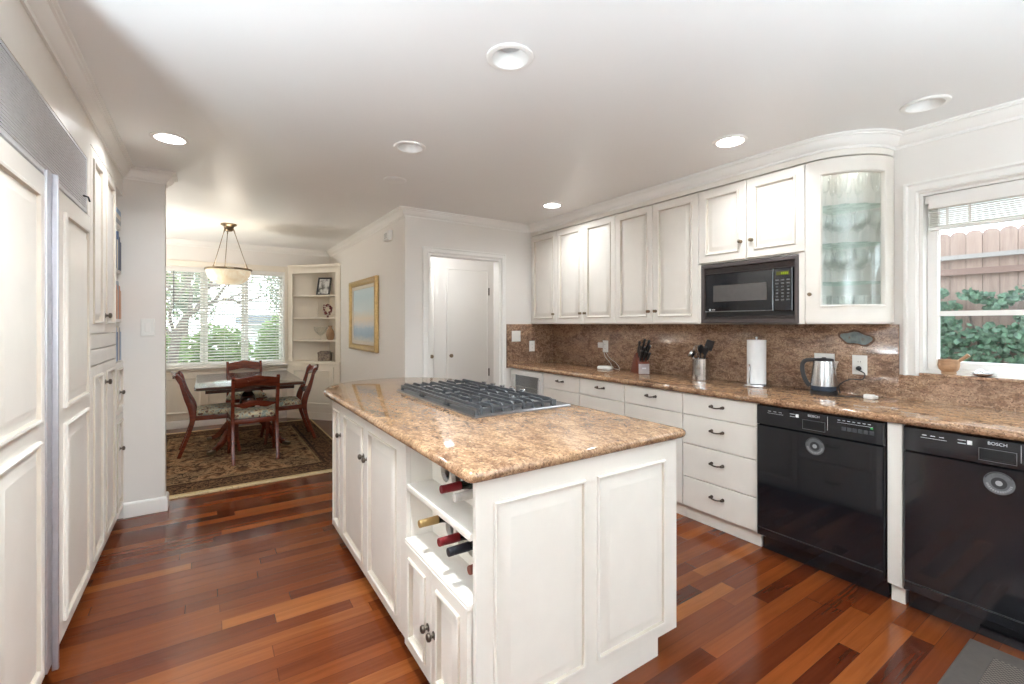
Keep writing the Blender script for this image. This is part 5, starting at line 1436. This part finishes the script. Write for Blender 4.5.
def make_chair():
    t = thing('dining_chair', 'x', 'chair', (0, 0, 0), 'mahogany dining chairs', local=True)
    # faces +Y; the back is at -Y
    for s_ in (-1, 1):
        x = 0.205*s_
        pts = spline([(x*0.98, -0.315, 0.0), (x, -0.265, 0.14), (x, -0.215, 0.30), (x, -0.195, 0.42), (x, -0.205, 0.52), (x, -0.25, 0.64), (x, -0.285, 0.76), (x, -0.305, 0.85), (x, -0.335, 0.885)], 4)
        n = len(pts)
        sqs = []
        for i in range(n):
            q = i/(n-1)
            th = 0.017 + 0.016*math.exp(-((q-0.48)/0.16)**2)
            sqs.append((th, 0.0165))
        MB().tube(pts, 1, 4, sq=sqs, up=(0, 1, 0)).build('back_post', M_MAHOG, t, bevel=0.003)
        xf = 0.222*s_
        pts = spline([(xf, 0.185, 0.395), (xf, 0.195, 0.30), (xf, 0.20, 0.15), (xf, 0.225, 0.0)], 4)
        n = len(pts)
        MB().tube(pts, 1, 4, sq=[(0.022-0.008*i/(n-1), 0.018-0.004*i/(n-1)) for i in range(n)], up=(0, 1, 0)).build('leg', M_MAHOG, t, bevel=0.003)
    fr = MB()
    fr.prism([(-0.19, -0.19), (0.19, -0.19), (0.19, -0.165), (-0.19, -0.165)], 0.385, 0.435)
    fr.prism([(-0.243, 0.175), (0.243, 0.175), (0.243, 0.215), (-0.243, 0.215)], 0.390, 0.435)
    for s_ in (-1, 1): fr.prism([(0.192*s_, -0.175), (0.216*s_, -0.175), (0.243*s_, 0.18), (0.219*s_, 0.18)], 0.385, 0.435)
    fr.build('seat_frame', M_MAHOG, t, bevel=0.003)
    base = [(-0.192, -0.165), (0.192, -0.165), (0.234, 0.205), (-0.234, 0.205)]
    lp = []
    for (sc, z) in ((0.97, 0.436), (1.0, 0.445), (1.0, 0.468), (0.97, 0.482), (0.88, 0.492), (0.6, 0.500), (0.2, 0.503)):
        lp.append([Vector((a*sc, 0.02+(b_-0.02)*sc, z)) for (a, b_) in [((base[i][0]*(1-q)+base[(i+1) % 4][0]*q), (base[i][1]*(1-q)+base[(i+1) % 4][1]*q)) for i in range(4) for q in (0.06, 0.35, 0.65, 0.94)]])
    MB().loops(lp).build('seat', M_FABRIC, t, sharp=60)
    # crest rail, arched with carved centre
    def strip(z_lo, z_hi, yf, thick, nm, n=16):
        m = MB(); L = []
        for i in range(n+1):
            q = -1+2*i/n; x = 0.192*q
            zl, zh = z_lo(q), z_hi(q); yl, yh = yf(zl)-0.018*(1-q*q), yf(zh)-0.018*(1-q*q)
            L.append([Vector((x, yl-thick, zl)), Vector((x, yl+thick, zl)), Vector((x, yh+thick, zh)), Vector((x, yh-thick, zh))])
        return m.loops(L)
    yb = lambda z: -0.205-0.35*(z-0.52) if z < 0.8 else -0.303-0.55*(z-0.8)
    cr = strip(lambda q: 0.785+0.012*math.cos(q*PI), lambda q: 0.872+0.022*math.cos(q*PI*0.5)+0.012*max(0, math.cos(q*PI*1.5)), yb, 0.011, 'crest_rail')
    c_ = cr.build('crest_rail', M_MAHOG, t, bevel=0.003)
    cv = MB()
    for k in range(9):
        q = -0.4+0.1*k
        cv.lathe([(0.0001, -0.012), (0.011, -0.006), (0.013, 0), (0.011, 0.006), (0.0001, 0.012)], (0.192*q, yb(0.85)-0.018-0.011, 0.845+0.018*math.cos(q*4)), 8)
    cv.build('carving', M_MAHOG, c_)
    sp_ = strip(lambda q: 0.565+0.012*math.cos(q*PI*2), lambda q: 0.618+0.016*math.cos(q*PI), yb, 0.009, 'splat')
    sp_.build('back_rail', M_MAHOG, t, bevel=0.002)
    return t
ch = make_chair()
chairs = [((0.40, 5.42), 0, 'mahogany dining chair nearest the kitchen with its back to the camera'),
          ((0.07, 5.88), -90, 'mahogany dining chair at left side of the table, seen from the side'),
          ((0.76, 6.02), 90, 'mahogany dining chair at right side of the table by the corner cabinet'),
          ((0.42, 6.86), 180, 'mahogany dining chair at the far side of the table under the window')]
for i, ((x, y), rz, lb) in enumerate(chairs):
    o = ch if i == 0 else copy_tree(ch)
    o.location = (x, y, 0.0125); o.scale = (0.94, 0.98, 0.95); o.rotation_euler = (0, 0, R(rz)); o['label'] = lb

PC = Vector((0.2, 5.95, 0))
t = thing('pendant_light', 'alabaster bowl pendant lamp on brass chains above the dining table', 'pendant lamp', (0.2, 5.95, TOP))
MB().lathe([(0.075, TOP-0.0005), (0.078, TOP-0.012), (0.06, TOP-0.022), (0.05, TOP-0.03), (0.042, TOP-0.065), (0.03, TOP-0.08), (0.0001, TOP-0.082)], PC, 24).build('canopy', M_BRASS, t)
for k in range(3):
    a = R(100+120*k); d_ = Vector((math.cos(a), math.sin(a), 0))
    p_a = PC+d_*0.045+Vector((0, 0, TOP-0.05)); p_b = PC+d_*0.185+Vector((0, 0, 1.985))
    m = MB().tube([p_a, p_a+(p_b-p_a)*0.12], 0.006, 8).tube([p_a+(p_b-p_a)*0.12, p_a+(p_b-p_a)*0.9], 0.0038, 8).tube([p_a+(p_b-p_a)*0.9, p_b], 0.006, 8)
    m.lathe([(0.0001, -0.011), (0.009, -0.006), (0.011, 0), (0.009, 0.006), (0.0001, 0.011)], p_b, 10)
    m.build('chain', M_BRASS, t)
MB().lathe([(0.215, 1.955), (0.226, 1.957), (0.228, 1.972), (0.222, 1.977), (0.214, 1.975), (0.214, 1.955)], PC, 40, caps=False).build('rim_band', M_BRASS, t)
MB().lathe([(0.213, 1.972), (0.214, 1.94), (0.208, 1.912), (0.200, 1.90), (0.199, 1.89), (0.180, 1.855), (0.145, 1.825), (0.09, 1.805), (0.0001, 1.798), (0.0001, 1.804), (0.09, 1.811), (0.142, 1.832), (0.174, 1.86), (0.192, 1.893), (0.202, 1.915), (0.207, 1.94), (0.207, 1.972), (0.213, 1.972)], PC, 44, caps=False).build('bowl', M_ALAB, t)
MB().lathe([(0.016, 1.80), (0.012, 1.792), (0.006, 1.784), (0.0001, 1.78)], PC, 14).build('finial', M_BRASS, t)

# ------------------------------------------------------------------ garden beyond the windows
struct(MB().box(-14, 14, 7.7, 34, -0.45, -0.35), 'ground', M_GROUND)
struct(MB().box(-14, 14, -16, -1.75, -0.15, -0.05).box(-14, -1.45, -1.75, 4.0, -0.15, -0.05), 'patio', plain('pale_paving', srgb(214, 212, 206), 0.9, scale=3))  # pale ground added out of view to bounce light indoors
struct(MB().box(3.8, 9.0, -6, 7.6, -0.45, -0.35), 'ground_side', M_GROUND)
FXX = 5.2
t = thing('fence', 'reddish cedar board fence with scalloped tops outside the kitchen window', 'fence', (FXX, 0, -0.35))
fb = MB(); bw = 0.097
for k in range(-52, 38):
    y = bw*k
    P = [(y+0.0015, -0.35), (y+bw-0.0015, -0.35)] + [(y+bw/2+(bw/2-0.0015)*math.cos(R(a)), 2.10+0.032*math.sin(R(a))) for a in range(0, 181, 20)]
    fb.prism(P, FXX, FXX+0.02, Matrix(((0, 0, 1, 0), (1, 0, 0, 0), (0, 1, 0, 0), (0, 0, 0, 1))))
fb.box(FXX+0.0205, FXX+0.03, -5, 3.68, -0.35, 2.09)
fb.build('boards', M_FENCE, t)
MB().box(FXX-0.045, FXX-0.001, -5, 3.7, 1.90, 1.935).build('cap_rail', M_PIPE, t)
MB().box(FXX-0.04, FXX-0.001, -5, 3.7, 1.77, 1.82).build('cross_rail', M_RAIL, t)
MB().box(FXX-0.04, FXX-0.001, -5, 3.7, 0.1, 0.19).build('cross_rail', M_RAIL, t)
def leaves(mb, c, rad, n, size, flat=None):
    for k in range(n):
        while True:
            q = Vector((random.uniform(-1, 1), random.uniform(-1, 1), random.uniform(-1, 1)))
            if q.length < 1: break
        pz = Vector(c)+Vector((q.x*rad[0], q.y*rad[1], q.z*rad[2]))
        n1 = Vector((random.gauss(0, 1), random.gauss(0, 1), random.gauss(0, 1)))
        if flat: n1 = Vector(flat)*1.6+n1*0.6
        n1.normalize()
        a = n1.orthogonal().normalized(); a = Matrix.Rotation(random.uniform(0, 6.28), 3, n1) @ a; b_ = n1.cross(a)
        s_ = size*random.uniform(0.6, 1.25)
        mb.add([pz-a*s_, pz-a*s_*0.3+b_*s_*0.62+n1*s_*0.12, pz+a*s_*0.35+b_*s_*0.5, pz+a*s_*1.05, pz+a*s_*0.35-b_*s_*0.5, pz-a*s_*0.3-b_*s_*0.62+n1*s_*0.12], [(0, 1, 2, 3), (0, 3, 4, 5)])
t = thing('ivy', 'green ivy climbing over the fence outside the kitchen window', 'ivy', (FXX-0.12, 0, -0.35))
iv = MB()
for k in range(300):
    y = random.uniform(-1.6, 1.4); z = random.uniform(0.35, 1.3)
    if (math.sin(y*7.1)+math.sin(z*9.3+1.0)+math.sin(y*13+z*11)) > 1.6: continue
    leaves(iv, (FXX-0.14, y, z), (0.08, 0.12, 0.10), 42, 0.027, (-1, 0, 0.3))
for (y, z, a) in [(1.22, 1.62, .07), (1.14, 1.5, .07), (1.16, 1.4, .06), (1.04, 1.6, .06), (.95, 1.57, .06), (.88, 1.5, .06), (.8, 1.56, .06), (.72, 1.6, .07), (.66, 1.5, .06), (.74, 1.42, .05), (.76, 1.33, .05), (.6, 1.62, .07), (.5, 1.55, .06), (.4, 1.62, .08), (.3, 1.5, .07), (.25, 1.38, .07), (.1, 1.55, .09), (.0, 1.4, .09), (-.2, 1.5, .12), (-.4, 1.6, .12), (.2, 1.93, .05), (.05, 1.92, .06), (-.15, 1.93, .08), (-.7, 1.55, .15), (-1.1, 1.5, .15), (1.2, 1.3, .07), (1.1, 1.22, .08), (1.0, 1.28, .06)]:
    leaves(iv, (FXX-0.11, y, z), (0.05, a*1.1, a*0.8), 36, 0.026, (-1, 0, 0.3))
iv.build('foliage', M_IVY, t)
stm = MB()
for k in range(7):
    y = 1.0-0.35*k
    stm.tube(spline([(FXX-0.05, y, -0.35), (FXX-0.05, y+0.08, 0.3), (FXX-0.05, y-0.06, 0.9), (FXX-0.05, y+0.04, 1.45)], 5), 0.009, 6)
stm.build('stems', M_BARK, t)

# tree and shrubs beyond the dining window
t = thing('tree', 'bare-branched leaning tree outside the left side of the dining window', 'tree', (-0.52, 9.2, -0.35))
tr = MB()
tr.tube(spline([(-0.52, 9.2, -0.35), (-0.50, 9.2, 0.3), (-0.46, 9.2, 0.8), (-0.40, 9.2, 1.2), (-0.30, 9.2, 1.45), (-0.16, 9.22, 1.6)], 6), [0.10-0.062*i/30 for i in range(31)], 10)
for pts in ([(-0.42, 9.2, 1.15), (-0.5, 9.2, 1.5), (-0.44, 9.25, 1.9), (-0.5, 9.3, 2.4)], [(-0.25, 9.2, 1.5), (-0.22, 9.2, 1.9), (-0.3, 9.2, 2.3), (-0.2, 9.2, 2.7)], [(-0.16, 9.22, 1.6), (0.05, 9.3, 1.72), (0.28, 9.3, 1.80), (0.6, 9.35, 1.95)], [(-0.16, 9.22, 1.6), (-0.02, 9.3, 1.9), (0.12, 9.3, 2.25), (0.1, 9.3, 2.6)], [(-0.42, 9.2, 1.1), (-0.6, 9.3, 1.35), (-0.8, 9.3, 1.6)], [(-0.45, 9.22, 1.75), (-0.25, 9.2, 2.05), (-0.1, 9.2, 2.5)], [(0.1, 9.3, 1.74), (0.25, 9.3, 2.0), (0.42, 9.3, 2.3)], [(0.02, 9.3, 2.0), (0.3, 9.3, 2.1), (0.55, 9.3, 2.4)], [(-0.46, 9.22, 1.9), (-0.62, 9.2, 2.1), (-0.7, 9.2, 2.4)], [(0.3, 9.3, 1.81), (0.5, 9.3, 1.75), (0.8, 9.3, 1.85)]):
    sp_ = spline(pts, 5); tr.tube(sp_, [0.034-0.024*i/(len(sp_)-1) for i in range(len(sp_))], 7)
tr.build('trunk', M_BARK, t)
lf = MB()
for (x, y, z) in ((-0.7, 9.4, 2.0), (-0.9, 9.5, 1.7), (-0.5, 9.5, 2.3), (-0.7, 9.5, 1.5), (0.1, 9.5, 2.3), (-0.2, 9.6, 2.1), (0.5, 9.5, 2.2)): leaves(lf, (x, y, z), (0.3, 0.3, 0.25), 90, 0.03)
lf.build('foliage', M_LEAF, t)
def shrub(x, y, rx, ry, rz, n, mat, label, size=0.06):
    t = thing('shrub', label, 'shrub', (x, y, -0.35), 'shrubs outside the dining window')
    m = MB(); leaves(m, (x, y, -0.35+rz), (rx, ry, rz), n, size); m.build('foliage', mat, t)
    s_ = MB()
    for k in range(4): s_.tube([(x+0.04*(k-1.5), y, -0.35), (x+rx*0.3*(k-1.5), y+0.1*(k % 2), -0.35+rz*1.2)], [0.02, 0.008], 6)
    s_.build('stems', M_BARK, t)
shrub(-1.0, 10.4, 0.75, 0.6, 0.88, 2600, M_LEAF, 'bright green shrub outside the left pane of the dining window')
shrub(0.15, 11.4, 0.75, 0.5, 0.86, 2600, M_LEAF, 'green shrub outside the middle pane of the dining window')
shrub(1.5, 12.6, 0.55, 0.5, 0.98, 2200, M_LEAF, 'yellow-green shrub outside the right pane of the dining window')
shrub(0.45, 9.6, 0.6, 0.35, 0.52, 1800, M_LEAF2, 'low dark shrub in front of the middle shrub outside the dining window')
shrub(1.65, 9.8, 0.55, 0.35, 0.46, 1400, M_LEAF2, 'low dark shrub at right outside the dining window')
for (x, y, h_, lb) in ((-3.2, 15.5, 4.4, 'tall grey-green tree far beyond the left part of the dining window'), (-0.8, 23.0, 5.2, 'tall grey-green tree far beyond the middle of the dining window'), (4.2, 26.5, 5.0, 'tall grey-green tree far behind the neighbouring house')):
    t = thing('tree', lb, 'tree', (x, y, -0.35), 'trees far beyond the dining window')
    m = MB()
    for k in range(10):
        leaves(m, (x+random.uniform(-1.3, 1.3), y+random.uniform(-0.6, 0.6), h_*random.uniform(0.35, 0.9)), (0.9, 0.6, 0.7), 210, 0.09)
    m.build('foliage', M_FAR, t)
    m = MB().tube([(x, y, -0.35), (x+0.1, y, h_*0.4), (x, y, h_*0.8)], [0.14, 0.1, 0.03], 8)
    for k in range(5): m.tube([(x+0.05, y, h_*0.35), (x+random.uniform(-1.2, 1.2), y, h_*random.uniform(0.6, 1.0))], [0.06, 0.015], 6)
    m.build('trunk', M_BARK, t)
t = thing('neighbour_house', 'pale low neighbouring house with dark eave beyond the right part of the dining window', 'house', (3.2, 17, -0.35))
MB().box(1.2, 8.0, 16, 20, -0.35, 1.35).build('wall', M_STUCCO, t)
MB().box(0.9, 8.3, 15.6, 20.3, 1.36, 1.62).build('roof', M_ROOF, t)
MB().box(2.0, 3.0, 15.96, 15.999, 0.4, 1.1).build('window', M_STEELD, t)
